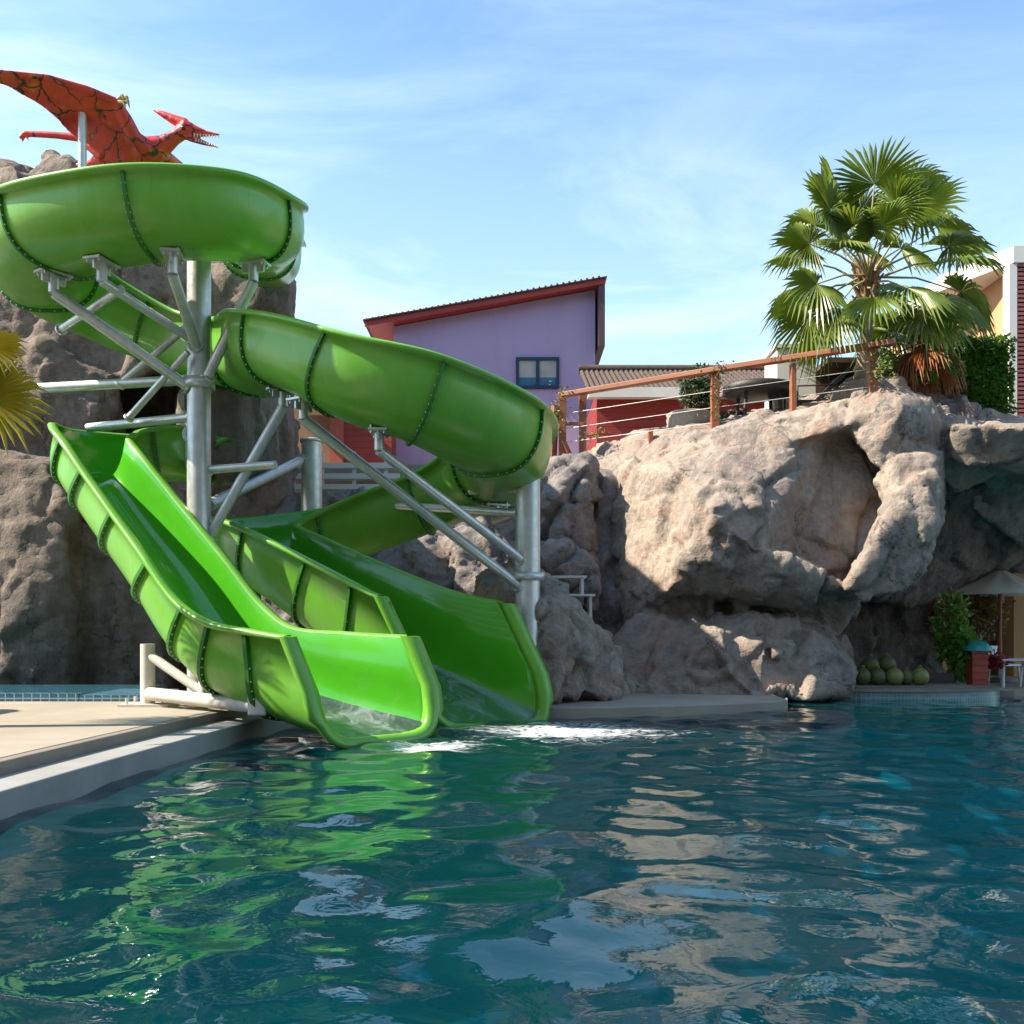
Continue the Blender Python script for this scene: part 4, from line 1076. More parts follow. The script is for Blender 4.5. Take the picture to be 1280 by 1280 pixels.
# ------------------------------------------------------------------ plants
M['palm'] = leafmat('fan_palm_green', (.20, .26, .035), (.09, .16, .02), .34, .33)
M['petiole'] = pmat('palm_petiole', (.34, .30, .10), (.26, .20, .07), 6, .55)
M['palm_gold'] = leafmat('yellowing_palm_leaf', (.40, .31, .020), (.22, .24, .025), .35, .45)
M['palm_dry'] = leafmat('dry_orange_palm_leaf', (.42, .13, .04), (.34, .19, .08), .25, .7)
M['ivy'] = leafmat('ivy_leaf', (.13, .29, .03), (.07, .18, .022), .3, .4)
M['bush'] = leafmat('dark_bush_leaf', (.035, .085, .02), (.025, .06, .018), .2, .5)
M['vine'] = leafmat('pale_vine_leaf', (.32, .36, .09), (.20, .27, .06), .35, .5)
M['dryvine'] = leafmat('dry_brown_vine', (.26, .16, .08), (.17, .10, .05), .25, .8)
M['flower'] = leafmat('red_flower', (.55, .015, .03), (.45, .03, .05), .2, .5)
M['bark'] = pmat('palm_bark', (.38, .31, .22), (.24, .18, .12), 8, .9, stretch=(1, 1, 4), bump=.6, bscale=22, bdist=.03)
M['fibre'] = pmat('palm_fibre', (.26, .15, .07), (.15, .085, .04), 14, .95, bump=.6, bscale=60)
rp = random.Random(11)

def fan_palm(name, label, base, heart, hubs, rad, trunk_r, leaf=None, extra=0, droop=.5, cat='palm tree', bend=.1, face=1.0):
    base, heart = Vector(base), Vector(heart)
    root = thing(name, label, cat, base)
    mb = MB(); n = 14; pts = []; rr = []
    for i in range(n + 1):
        u = i / n; p = base.lerp(heart, u) + Vector((bend * math.sin(u * 3.1), 0, 0))
        for k, s in ((0, 1.0), (.45, 1.06)):
            q = p + (heart - base) / n * k if i < n else p
            pts.append(q); rr.append(trunk_r * s * (1.05 - .25 * u) * (1 if i % 1 == 0 else 1))
            if i == n: break
    mb.tube(pts, rr, 14); mb.build('trunk', M['bark'], root)
    mb = MB()
    for k in range(26):
        a = k * 2.4; z = heart.z - .5 + .022 * k * 1.0
        p = Vector((heart.x + trunk_r * .75 * math.cos(a), heart.y + trunk_r * .75 * math.sin(a), z))
        q = p + Vector((math.cos(a) * .16, math.sin(a) * .16, .24))
        mb.tube([p, q], [.045, .012], 6)
    mb.build('leaf_bases', M['fibre'], root)
    for hub, rd, dr in hubs:
        mb = MB(); start = heart + Vector((rp.uniform(-.05, .05), rp.uniform(-.05, .05), rp.uniform(-.22, .08)))
        fan_leaf(mb, start, hub, rd, 0, 1, 34, rp.uniform(118, 150), dr, rp, nrm=(rp.uniform(-.45, .45), face * rp.uniform(-.9, -.25), .7))
        mb.build('frond', [leaf or M['palm'], M['petiole']], root)
    return root
heart = at(1084, 345, 13.8)
hubs = []
for px, py, dd, rd, dr in ((1092, 262, 0, .86, .25), (1050, 270, .35, .78, .3), (1044, 285, -.5, .80, .4), (1140, 285, -.25, .82, .4), (1128, 262, .5, .75, .35), (1160, 300, .4, .68, .55),
                           (1022, 316, -.1, .70, .6), (1012, 330, .5, .66, .75), (1172, 318, -.35, .74, .7), (1185, 330, .2, .7, .8), (1030, 355, -.6, .66, .8), (1014, 372, .15, .64, .9),
                           (1022, 395, -.3, .68, .95), (1050, 385, -.75, .62, 1.0), (1092, 372, -.95, .60, 1.05), (1128, 360, -.85, .68, .9), (1168, 372, -.2, .74, .9), (1150, 388, -.6, .72, 1.0),
                           (1185, 365, .5, .72, .9), (1040, 408, .4, .62, 1.0), (1110, 400, .7, .62, 1.0), (1075, 320, .85, .72, .5), (1120, 320, .95, .72, .6), (1100, 300, -.7, .66, .55), (1068, 300, -.6, .62, .5), (1140, 405, .35, .7, 1.0), (1078, 285, .2, .60, .35), (1115, 282, -.55, .60, .4), (1060, 318, -.85, .56, .6), (1028, 300, .3, .62, .5)):
    hubs.append((at(1085 + (px - 1085) * 1.16, 345 + (py - 345) * (1.38 if py < 345 else 1.0), 13.8 + dd), rd * .97, dr))
fan_palm('fan_palm', 'tall fan palm with a dense green crown on top of the beige rock', at(1073, 488, 13.8), heart, hubs, .7, .095, bend=.05)

hb = at(1148, 480, 14.4); hh = at(1152, 432, 14.5)
hubs2 = [(at(px, py, 14.5 + dd), rd, dr) for px, py, dd, rd, dr in ((1110, 415, -.2, .55, .9), (1125, 400, .4, .55, .8), (1165, 398, -.3, .62, .9), (1185, 405, 0, .5, .8), (1190, 395, .5, .6, .8), (1100, 432, .1, .5, 1.0), (1140, 395, -.5, .6, .9))]
fp2 = fan_palm('fan_palm', 'short bushy fan palm with dry orange skirt in front of the ivy block', hb, hh, hubs2, .5, .13, bend=0)
for px, py, dd in ((1118, 452, -.25), (1132, 458, -.4), (1150, 462, -.45), (1165, 455, -.35), (1176, 450, -.2), (1140, 448, -.5), (1158, 440, -.55)):
    mb = MB(); fan_leaf(mb, hh + Vector((0, -.05, -.0)), at(px, py - 8, 14.5 + dd), .46, 0, 0, 16, 55, 1.5, rp)
    mb.build('dry_frond', M['palm_dry'], fp2)

# golden palm whose crown hangs in from the left edge
gh = Vector((-5.15, 7.6, 3.15))
gh_b = Vector((-5.3, 7.7, .265))
ghubs = [(at(-14, 438, 7.5), .36, .55), (at(-16, 500, 7.4), .56, .45), (Vector((-4.9, 8.2, 3.5)) + Vector((-.5, 0, 0)), .5, .5), (Vector((-5.7, 7.2, 3.5)), .55, .6), (Vector((-5.9, 7.9, 3.1)), .55, .8), (Vector((-5.4, 6.9, 3.3)), .5, .7), (Vector((-5.6, 8.4, 3.4)), .5, .6)]
fan_palm('fan_palm', 'yellowing fan palm whose fronds reach in front of the rock tower', gh_b, gh, ghubs, .5, .10, leaf=M['palm_gold'], bend=.0, face=2.2)

# ivy clad block
iv = thing('ivy_block', 'tall square block wholly clad in bright green ivy beside the red louvres', 'ivy hedge', at(1233, 522, 14.6))
x0, x1 = at(1200, 0, 14.6).x, at(1266, 0, 14.6).x; z0, z1 = at(0, 524, 14.6).z, at(0, 422, 14.6).z
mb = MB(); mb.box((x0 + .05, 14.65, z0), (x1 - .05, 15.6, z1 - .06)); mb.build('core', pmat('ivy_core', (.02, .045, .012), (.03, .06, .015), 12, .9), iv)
mb = MB()
for k in range(5200):
    q = rp.random()
    if q < .55: p = Vector((rp.uniform(x0, x1), 14.6 + abs(rp.gauss(0, .03)) * -1, rp.uniform(z0, z1))); d = Vector((0, -1, -.2))
    elif q < .85: p = Vector((x0 - abs(rp.gauss(0, .03)), rp.uniform(14.6, 15.6), rp.uniform(z0, z1))); d = Vector((-1, 0, -.2))
    else: p = Vector((rp.uniform(x0, x1), rp.uniform(14.6, 15.6), z1 + rp.uniform(-.06, .05))); d = Vector((0, -.3, 1))
    bul = .06 * noise.noise(p * 3.5)
    one_leaf(mb, p + d * bul, rp.uniform(.05, .10), 0, d, .5, rp)
mb.build('foliage', M['ivy'], iv)

def bush(name, label, c, rad, n, size, mats, stem=None, cat='plant', mi=(0,), shell=.3):
    c = Vector(c); root = thing(name, label, cat, (c.x, c.y, c.z - rad[2]))
    mb = MB()
    for k in range(7):
        o = Vector((rp.uniform(-.5, .5) * rad[0], rp.uniform(-.5, .5) * rad[1], rp.uniform(-.4, .5) * rad[2]))
        leaf_quads(mb, c + o, n // 7, (rad[0] * .55, rad[1] * .55, rad[2] * .55), size, mi, .3, shell, rp)
    mb.build('foliage', mats, root)
    mb = MB()
    for k in range(6):
        q = c + Vector((rp.uniform(-.5, .5) * rad[0], rp.uniform(-.5, .5) * rad[1], rp.uniform(-.2, .5) * rad[2]))
        mb.tube([(c.x + rp.uniform(-.05, .05), c.y, c.z - rad[2]), q], [.02, .008], 6)
    mb.build('stem', M['fibre'], root)
    return root
# potted bush on the terrace
pc = at(862, 520, 14.9)
pt_ = thing('plant_pot', 'pale ribbed basket pot on the terrace behind the railing wires', 'plant pot', (pc.x, pc.y, TZ))
mb = MB(); nseg = 48; prof = [(.20, 0), (.27, .06), (.33, .2), (.35, .38), (.345, .46), (.36, .48), (.33, .50), (.30, .47), (.28, .40)]
mb.lathe((pc.x, pc.y, TZ + .0), [(r * 1.05, z * .9) for r, z in prof], nseg)
for k in range(36):
    a = 2 * math.pi * k / 36; mb.tube([(pc.x + .29 * math.cos(a), pc.y + .29 * math.sin(a), TZ + .06), (pc.x + .368 * math.cos(a), pc.y + .368 * math.sin(a), TZ + .36)], .012, 5)
mb.build('basket', pmat('pale_basket', (.42, .38, .32), (.33, .29, .24), 14, .8), pt_)
mb = MB(); mb.lathe((pc.x, pc.y, TZ + .38), [(.001, 0), (.30, 0)], 24); mb.build('soil', M['fibre'], pt_)
bush('flowering_bush', 'dark leafy bush with a few red flowers growing in the basket pot', (pc.x + .06, pc.y, TZ + .80), (.36, .34, .44), 1300, .075, [M['bush'], M['flower']], mi=(0,) * 30 + (1,))
# vines on the railing posts
def vine(name, label, p0, p1, n, mats, mi, spread=.09, size=.055, cat='climbing vine'):
    p0, p1 = Vector(p0), Vector(p1); root = thing(name, label, cat, p0)
    mb = MB(); pts = [p0.lerp(p1, i / 12) + Vector((.05 * math.sin(i * 1.9), -.06 + .03 * math.cos(i * 1.9), 0)) for i in range(13)]
    mb.tube(pts, .009, 6); mb.build('stem', M['fibre'], root)
    mb = MB()
    for k in range(n):
        p = p0.lerp(p1, rp.random()) + Vector((rp.gauss(0, spread), rp.gauss(-.06, spread * .5), rp.gauss(0, .05)))
        one_leaf(mb, p, size * rp.uniform(.6, 1.3), rp.choice(mi), Vector((rp.uniform(-1, 1), -1, 0)), .4, rp)
    mb.build('foliage', mats, root)
vine('climbing_vine', 'sparse vine with small red blooms wound round the tallest middle railing post', (3.08, 13.86, 4.2), (3.1, 13.86, 5.08), 170, [M['bush'], M['flower']], (0,) * 12 + (1,))
vine('climbing_vine', 'thin green vine at the lower end of the terrace railing by the lavender house', (.72, 15.2, 4.3), (.8, 15.2, 5.1), 110, [M['bush'], M['vine']], (0, 0, 1), .09)
vine('climbing_vine', 'leafy vine tangled round the upper railing post next to the palm trunk', (5.06, 12.78, 4.55), (5.2, 12.9, 5.05), 260, [M['vine'], M['bush']], (0, 1, 0), .10)
vine('climbing_vine', 'short trailing vine on the second thin railing post near the lavender house', (1.2, 15.2, 4.25), (1.5, 15.1, 4.3), 60, [M['bush'], M['vine']], (0, 1), .07)
for px, py, d, lab, r_ in ((1185, 470, 14.1, 'low green shrub between the dry palm skirt and the ivy block', (.22, .2, .3)), (1108, 462, 14.0, 'small leafy shrub beside the palm trunk on the rock top', (.22, .2, .28)), (1150, 475, 13.9, 'tuft of low greenery with pink buds under the dry palm skirt', (.3, .2, .2))):
    bush('shrub', lab, at(px, py, d), r_, 500, .06, [M['ivy'], M['flower']] if 'pink' in lab else [M['ivy']], mi=(0,) * 14 + (1,) if 'pink' in lab else (0,))
# ------------------------------------------------------------------ red winged reptile sculpture on its post
def scale_mat():
    m, nt, b = new_mat('red_painted_hide')
    v = coords(nt)
    wv = nt.nodes.new('ShaderNodeVectorMath'); wv.operation = 'ADD'
    nz = N(nt, 'ShaderNodeTexNoise'); nz.inputs['Scale'].default_value = 3; nz.inputs['Detail'].default_value = 4
    sc = nt.nodes.new('ShaderNodeVectorMath'); sc.operation = 'SCALE'; sc.inputs['Scale'].default_value = .35
    nt.links.new(v, nz.inputs['Vector']); nt.links.new(nz.outputs['Color'], sc.inputs[0]); nt.links.new(v, wv.inputs[0]); nt.links.new(sc.outputs[0], wv.inputs[1])
    vo = N(nt, 'ShaderNodeTexVoronoi'); vo.feature = 'DISTANCE_TO_EDGE'; vo.inputs['Scale'].default_value = 3.0
    nt.links.new(wv.outputs[0], vo.inputs['Vector'])
    c = mixc(nt, ramp(nt, noise_n(nt, v, 3, 5), .35, .65), (.72, .045, .03), (.52, .03, .028))
    c = mixc(nt, ramp(nt, noise_n(nt, v, 5, 4), .60, .72, (0, 0, 0), (.7,) * 3), c, (.55, .16, .04))
    ln = ramp(nt, vo.outputs['Distance'], .016, .045, (1, 1, 1), (0, 0, 0))
    gate = ramp(nt, noise_n(nt, v, 1.7, 3), .42, .52)
    mu = N(nt, 'ShaderNodeMath', operation='MULTIPLY'); nt.links.new(ln, mu.inputs[0]); nt.links.new(gate, mu.inputs[1])
    c = mixc(nt, mu.outputs[0], c, (.03, .012, .012))
    nt.links.new(c, b.inputs['Base Color']); b.inputs['Roughness'].default_value = .38
    bump_n(nt, noise_n(nt, v, 18, 5), .35, .02, b)
    return m
M['hide'] = scale_mat()
M['claw'] = pmat('yellowish_claw', (.42, .30, .07), (.25, .16, .05), 12, .5)
M['tooth'] = pmat('ivory_tooth', (.75, .70, .58), None, 5, .4)
M['eye'] = pmat('dark_eye', (.02, .02, .015), None, 3, .15)
DF = 12.6
rt = thing('winged_reptile_sculpture', 'red winged reptile sculpture with black netted markings gliding above the top turn', 'sculpture', at(150, 205, DF))
src = MB()
def limb(pts, rs): src.tube([at(*p) for p in pts], rs, 14)
# trunk, neck and head
limb([(108,206,DF+.1),(130,198,DF),(160,192,DF),(190,190,DF),(205,181,DF-.02),(218,172,DF-.05),(232,163,DF-.06)], [.03,.12,.21,.20,.13,.095,.09])
limb([(222,164,DF-.06),(232,158,DF-.06),(244,164,DF-.06),(258,167,DF-.06),(276,168.5,DF-.06)], [.05,.10,.075,.04,.012])           # skull and upper beak
limb([(228,168,DF-.06),(240,173,DF-.06),(256,179,DF-.06),(274,184.5,DF-.06)], [.05,.05,.032,.010])                               # lower beak
limb([(232,156,DF-.06),(216,149,DF-.06),(202,142,DF-.06),(190,137,DF-.06)], [.085,.065,.04,.010])                              # crest
limb([(130,196,DF-.1),(98,172,DF-.1),(70,169,DF-.1),(30,167,DF-.1),(24,173,DF-.1)], [.08,.055,.045,.04,.02])               # stretched leg
limb([(30,167,DF-.1),(28,178,DF-.1)], [.03,.012]); limb([(32,168,DF-.1),(36,176,DF-.12)], [.025,.01])
limb([(135,202,DF+.25),(112,205,DF+.25),(95,207,DF+.25)], [.07,.05,.03])
# wing bones
limb([(185,186,DF-.15),(168,172,DF-.3),(158,150,DF-.45),(146,128,DF-.6)], [.12,.10,.085,.06])
limb([(146,128,DF-.6),(110,112,DF-.8),(60,97,DF-1.0),(0,90,DF-1.25),(-70,96,DF-1.5)], [.055,.045,.038,.03,.012])
limb([(190,188,DF+.15),(208,195,DF+.5),(228,210,DF+.9),(262,236,DF+1.5),(300,262,DF+2.0)], [.10,.08,.06,.045,.02])
def membrane(lead, trail, th=.02):
    def fine(L):
        L = smooth_line(L, 4); return L
    lead, trail = fine(lead), fine(trail)
    n = min(len(lead), len(trail)); vs = []
    for a, b in zip(lead, trail):
        A, B = at(*a), at(*b)
        for k in range(6):
            u = k / 5; p = A.lerp(B, u) + Vector((0, -.06 * math.sin(u * 3.14), .03 * math.sin(u * 3.14)))
            nrm = Vector((.1, -.8, -.5)).normalized()
            vs += [p + nrm * th, p - nrm * th]
    fs = []
    for i in range(n - 1):
        for k in range(5):
            a, b, c, d = i * 12 + k * 2, (i + 1) * 12 + k * 2, (i + 1) * 12 + k * 2 + 2, i * 12 + k * 2 + 2
            fs += [(a, b, c, d), (a + 1, d + 1, c + 1, b + 1)]
    for i in range(n - 1):
        a, b = i * 12, (i + 1) * 12; fs += [(a, a + 1, b + 1, b), (a + 10, b + 10, b + 11, a + 11)]
    o = 0; fs += [tuple(x for x in (o + k * 2, o + k * 2 + 2, o + k * 2 + 3, o + k * 2 + 1)) for k in range(5)]
    o = (n - 1) * 12; fs += [tuple(x for x in (o + k * 2 + 1, o + k * 2 + 3, o + k * 2 + 2, o + k * 2)) for k in range(5)]
    src.add(vs, fs)
membrane([(-70,96,DF-1.5),(0,91,DF-1.25),(60,98,DF-1.0),(110,113,DF-.8),(146,130,DF-.6),(160,155,DF-.45),(175,178,DF-.25),(185,190,DF-.1)],
         [(-62,98,DF-1.5),(0,105,DF-1.2),(25,117,DF-.95),(50,131,DF-.75),(72,149,DF-.55),(88,166,DF-.3),(125,190,DF-.15),(140,200,DF-.1)])
membrane([(192,188,DF+.15),(210,196,DF+.5),(230,211,DF+.9),(262,237,DF+1.5),(300,262,DF+2.0)],
         [(150,202,DF+.2),(165,212,DF+.6),(190,226,DF+1.0),(235,248,DF+1.5),(296,264,DF+2.0)])
bm = bmesh.new(); tmp = bpy.data.meshes.new('t'); tmp.from_pydata(src.v, [], src.f); bm.from_mesh(tmp)
bmesh.ops.remove_doubles(bm, verts=bm.verts, dist=1e-5); bmesh.ops.recalc_face_normals(bm, faces=bm.faces); bm.to_mesh(tmp); bm.free()
o = bpy.data.objects.new('t', tmp); COL.objects.link(o)
md = o.modifiers.new('r', 'REMESH'); md.mode = 'VOXEL'; md.voxel_size = .016
s_ = o.modifiers.new('s', 'SMOOTH'); s_.factor = .5; s_.iterations = 6
bmesh_ = bpy.data.meshes.new_from_object(o.evaluated_get(bpy.context.evaluated_depsgraph_get()))
bpy.data.objects.remove(o)
off = Vector(rt['_w'])
for v_ in bmesh_.vertices: v_.co -= off
bmesh_.polygons.foreach_set('use_smooth', [True] * len(bmesh_.polygons)); bmesh_.materials.clear(); bmesh_.materials.append(M['hide'])
body = bpy.data.objects.new('body', bmesh_); COL.objects.link(body); body.parent = rt
mb = MB()
for k in range(9):
    u = k / 8; p = at(243 + 30 * u, 167.2 + 2.2 * u, DF - .10); mb.tube([p, p - Vector((0, 0, .055 - .02 * u))], [.012, .002], 6)
    p = at(245 + 27 * u, 176.5 + 7.0 * u, DF - .10); mb.tube([p, p + Vector((0, 0, .05 - .02 * u))], [.011, .002], 6)
mb.build('teeth', M['tooth'], rt)
mb = MB(); mb.ball(at(229, 160, DF - .155), .028); mb.build('eye', M['eye'], rt)
mb = MB()
for dx, dy in ((8, -2), (14, 0), (15, 5), (10, 6)):
    p = at(145, 127, DF - .6); q = at(145 + dx, 127 + dy - 5, DF - .66); e = at(145 + dx + 2, 127 + dy + 3, DF - .66); mb.tube([p, q, e], [.03, .026, .004], 8)
mb.build('claw', M['claw'], rt)
mb = MB(); mb.tube([at(103, 132, DF - .55), at(103, 262, DF - .55)], .052, 18); mb.tube([at(103, 132, DF - .55), at(103, 137, DF - .55)], .085, 18)
po = mb.build('support_pole', M['steel'], loc=at(103, 262, DF - .55)); tag(po, 'grey steel pole rising under the wing of the red reptile sculpture', 'pole')
# ------------------------------------------------------------------ terrace furniture
tc_ = at(948, 490, 14.4)
t = thing('rattan_table', 'round dark rattan table on the terrace behind the timber railing', 'table', (tc_.x, tc_.y, TZ))
z = at(948, 484, 14.4).z
mb = MB(); mb.lathe((tc_.x, tc_.y, z), [(.001, .02), (.52, .02), (.55, .0), (.55, -.10), (.50, -.13), (.001, -.13)], 36, 0, 1, .9); mb.build('tabletop', M['black'], t)
for k in range(4):
    a = math.pi / 4 + k * math.pi / 2; mb = MB()
    mb.tube([(tc_.x + .36 * math.cos(a), tc_.y + .34 * math.sin(a), z - .12), (tc_.x + .42 * math.cos(a), tc_.y + .40 * math.sin(a), TZ)], .03, 8); mb.build('leg', M['black'], t)
def chair(name, label, x, y, rz, mat):
    t = thing(name, label, 'chair', (x, y, TZ))
    def W(a, b, c):
        m = Matrix.Rotation(rz, 3, 'Z'); return m @ Vector((a, b, c)) + Vector((x, y, TZ))
    mb = MB(); mb.beam(W(-.24, 0, .40), W(.24, 0, .40), .50, .07); mb.build('seat', mat, t)
    mb = MB()
    for k in range(7): mb.beam(W(-.22 + .073 * k, .24, .42), W(-.22 + .073 * k, .32, .82), .045, .02)
    mb.beam(W(-.25, .325, .84), W(.25, .325, .84), .04, .05); mb.build('backrest', mat, t)
    for sx_ in (-.22, .22):
        for sy_ in (-.2, .22):
            mb = MB(); mb.tube([W(sx_, sy_, .38), W(sx_ * 1.1, sy_ * 1.1, 0)], .022, 8); mb.build('leg', mat, t)
    return t
p = at(905, 500, 14.9); chair('rattan_chair', 'black rattan chair tucked between the basket pot and the round table', p.x, p.y, R(100), M['black'])
lg = at(1020, 505, 14.0)
t = thing('sun_lounger', 'dark sun lounger with raised slatted back beside the white pillar', 'sun lounger', (lg.x, lg.y, TZ))
mb = MB(); mb.beam((lg.x - .35, lg.y, TZ + .34), (lg.x + .15, lg.y, TZ + .34), .6, .08); mb.build('seat', M['black'], t)
mb = MB()
for k in range(9):
    u = k / 8; mb.beam((lg.x - .05 + .42 * u, lg.y - .3, TZ + .38 + .42 * u), (lg.x - .05 + .42 * u, lg.y + .3, TZ + .38 + .42 * u), .05, .025)
for s_ in (-.31, .31): mb.beam((lg.x - .1, lg.y + s_, TZ + .36), (lg.x + .4, lg.y + s_, TZ + .84), .04, .05)
mb.build('backrest', M['black'], t)
mb = MB(); mb.tube([(lg.x - .38, lg.y - .32, TZ), (lg.x - .38, lg.y - .32, TZ + .58), (lg.x + .2, lg.y - .32, TZ + .60), (lg.x + .28, lg.y - .32, TZ)], .018, 8)
mb.tube([(lg.x - .38, lg.y + .32, TZ), (lg.x - .38, lg.y + .32, TZ + .58), (lg.x + .2, lg.y + .32, TZ + .60), (lg.x + .28, lg.y + .32, TZ)], .018, 8); mb.build('armrest', M['black'], t)

# white slat loungers on the lower level, seen between column and rock
for k, (px, py, lab) in enumerate(((712, 722, 'pale slatted bench, upper one of two glimpsed beside the thick column'), (722, 745, 'pale slatted bench, lower one of two glimpsed beside the thick column'))):
    c = at(px, py, 13.3 - .3 * k)
    t = thing('slatted_bench', lab, 'bench', (c.x, c.y, c.z - .3), 'slatted benches beside the column')
    mb = MB()
    for j in range(5): mb.box((c.x - .25, c.y + .09 * j, c.z), (c.x + .25, c.y + .09 * j + .06, c.z + .03))
    mb.build('seat', M['white'], t)
    for sx_ in (-.2, .17):
        mb = MB(); mb.box((c.x + sx_, c.y + .05, c.z - .4), (c.x + sx_ + .04, c.y + .4, c.z - .002)); mb.build('leg', M['white'], t)

# ------------------------------------------------------------------ pool bar below the arch
bar = thing('pool_bar', 'low curved pool bar faced with sea green mosaic under the rock arch', 'bar counter', (6.0, 13.0, 0))
line = smooth_line([(4.35, 12.7), (5.2, 12.55), (6.0, 12.6), (6.6, 12.75), (6.95, 13.1), (7.0, 13.6)], 8)
def wall_strip(line, depth, z0, z1, mat, name, parent, inset=0):
    mb = MB(); vs = []; n = len(line)
    for i, p in enumerate(line):
        a, b = line[max(0, i - 1)], line[min(n - 1, i + 1)]
        t = Vector((b[0] - a[0], b[1] - a[1], 0)).normalized(); s = Vector((-t.y, t.x, 0)); q = Vector((p[0], p[1], 0)) + s * inset
        for o_, zz in ((0, z0), (0, z1), (depth, z1), (depth, z0)): vs.append(q + s * o_ + Vector((0, 0, zz)))
    mb.add(vs, [(i * 4 + k, (i + 1) * 4 + k, (i + 1) * 4 + (k + 1) % 4, i * 4 + (k + 1) % 4) for i in range(n - 1) for k in range(4)])
    mb.add(vs[:4], [(0, 1, 2, 3)]); mb.add(vs[-4:], [(3, 2, 1, 0)])
    return mb.build(name, mat, parent)
wall_strip(line, .35, -.4, .13, M['bar_tile'], 'tiled_front', bar)
wall_strip(line, .42, .132, .165, M['coping_dark'], 'counter_top', bar, -.04)
fl = MB(); fl.prism([(4.3, 13.0), (7.2, 13.2), (7.4, 15.2), (4.3, 15.2)], -1.3, .10)
tag(fl.build('bar_floor', M['coping_dark']), kind='structure')
ft = MB(); ft.prism([(7.05, 13.25), (9, 13.6), (18, 14.5), (18, 23), (7.45, 23)], -1.3, .12)
tag(ft.build('far_paving', M['deck']), kind='structure')
# planter shelf with coconuts
sh = thing('timber_shelf', 'dark timber shelf behind the bar that carries the coconuts', 'shelf', (5.3, 13.15, .1))
mb = MB(); mb.box((4.72, 13.0, .10), (6.55, 13.5, .19)); mb.build('board', M['coping_dark'], sh)
mb = MB(); mb.box((4.75, 13.52, .19), (6.5, 13.62, .34)); mb.build('back_panel', pmat('dark_bar_wood', (.035, .022, .016), None, 4, .6), sh)
M['coco'] = pmat('green_coconut_husk', (.10, .12, .03), (.07, .07, .025), 7, .55, bump=.3, bscale=20)
M['coco_y'] = pmat('yellow_green_coconut_husk', (.20, .22, .05), (.14, .13, .04), 7, .5, bump=.3, bscale=20)
clabs = ['dark green coconut, first from the rock end of the shelf', 'dull green coconut, second from the rock end of the shelf', 'bright yellow green coconut in the middle of the shelf front',
         'brownish green coconut just after the bright one on the shelf', 'pale cut coconut nearest the potted greenery on the shelf', 'green coconut behind and between the first two on the shelf', 'round green coconut standing highest at the back of the row']
for k, (px, py, d, r_, mm) in enumerate(((1078, 856, 13.1, .125, 'coco'), (1097, 858, 13.08, .12, 'coco'), (1118, 859, 13.05, .125, 'coco_y'), (1133, 859, 13.1, .11, 'coco'), (1150, 858, 13.06, .125, 'coco_y'), (1088, 846, 13.3, .13, 'coco'), (1108, 845, 13.33, .14, 'coco'))):
    c = at(px, py, d); c.z = .19 + r_ * .95 + (.14 if k > 4 else 0)
    t = thing('coconut', clabs[k], 'coconut', (c.x, c.y, c.z - r_), 'coconuts on the bar shelf')
    mb = MB(); mb.lathe(c, [(.001, -r_), (r_ * .5, -r_ * .88), (r_ * .86, -r_ * .5), (r_, 0), (r_ * .92, r_ * .45), (r_ * .6, r_ * .85), (r_ * .2, r_ * 1.08), (.001, r_ * 1.12)], 14); mb.build('husk', M[mm], t)
    mb = MB(); mb.lathe(c + Vector((0, 0, r_ * 1.06)), [(r_ * .28, 0), (r_ * .22, .03), (.001, .035)], 10); mb.build('stalk_cap', M['fibre'], t)
# greenery hanging at the arch opening
def drape(name, label, c, rad, n, size, mats, mi, cat):
    return bush(name, label, c, rad, n, size, mats, mi=mi, cat=cat, shell=.1)
drape('trailing_plant', 'pale leafy plant growing up the grotto wall at the arch opening', at(1190, 795, 13.9), (.34, .25, .75), 900, .10, [M['vine'], M['ivy']], (0, 1), 'plant')
drape('sword_plant', 'bright green leafy plant between the grotto wall and the red stand', at(1205, 825, 13.7), (.20, .2, .42), 400, .13, [M['ivy']], (0,), 'plant')
drape('dry_vine', 'mass of dry brown hanging vines behind the parasol pole', at(1213, 778, 15.6), (.75, .3, .55), 2000, .09, [M['dryvine'], M['vine']], (0, 0, 0, 1), 'hanging vine')
drape('leafy_tree', 'bright leafy tree top seen above the white parasol', at(1285, 705, 18), (.75, .6, .65), 1300, .14, [M['vine'], M['ivy']], (0, 0, 1), 'tree')
# parasol
pc = at(1250, 840, 15.0); pc.z = .12
t = thing('parasol', 'off white parasol with a brown pole under the rock arch', 'parasol', pc)
zc = at(1250, 749, 15.0).z; za = at(1250, 719, 15.0).z
mb = MB(); n = 8; vs = []; 
for ring_, (r_, zz) in enumerate(((.03, za), (.35, za - .17), (.72, zc + .06), (.74, zc - .03))):
    for k in range(n * 4):
        a = 2 * math.pi * k / (n * 4); pin = 1 - .07 * (math.sin(a * n / 2) ** 2) * (ring_ > 0)
        vs.append((pc.x + r_ * math.cos(a) * pin, pc.y + r_ * math.sin(a) * pin, zz - (.04 * math.sin(a * n / 2) ** 2 if ring_ == 1 else 0)))
k4 = n * 4
mb.add(vs, [(i * k4 + j, i * k4 + (j + 1) % k4, (i + 1) * k4 + (j + 1) % k4, (i + 1) * k4 + j) for i in range(3) for j in range(k4)], 0, True)
mb.build('canopy', leafmat('off_white_canvas', (.72, .68, .60), (.66, .62, .55), .35, .8), t)
mb = MB(); mb.tube([pc, (pc.x, pc.y, za + .06)], .03, 12); mb.build('pole', M['wood'], t)
mb = MB(); mb.lathe(pc, [(.001, .08), (.25, .07), (.28, 0), (.001, 0)], 20); mb.build('base', M['coping_dark'], t)
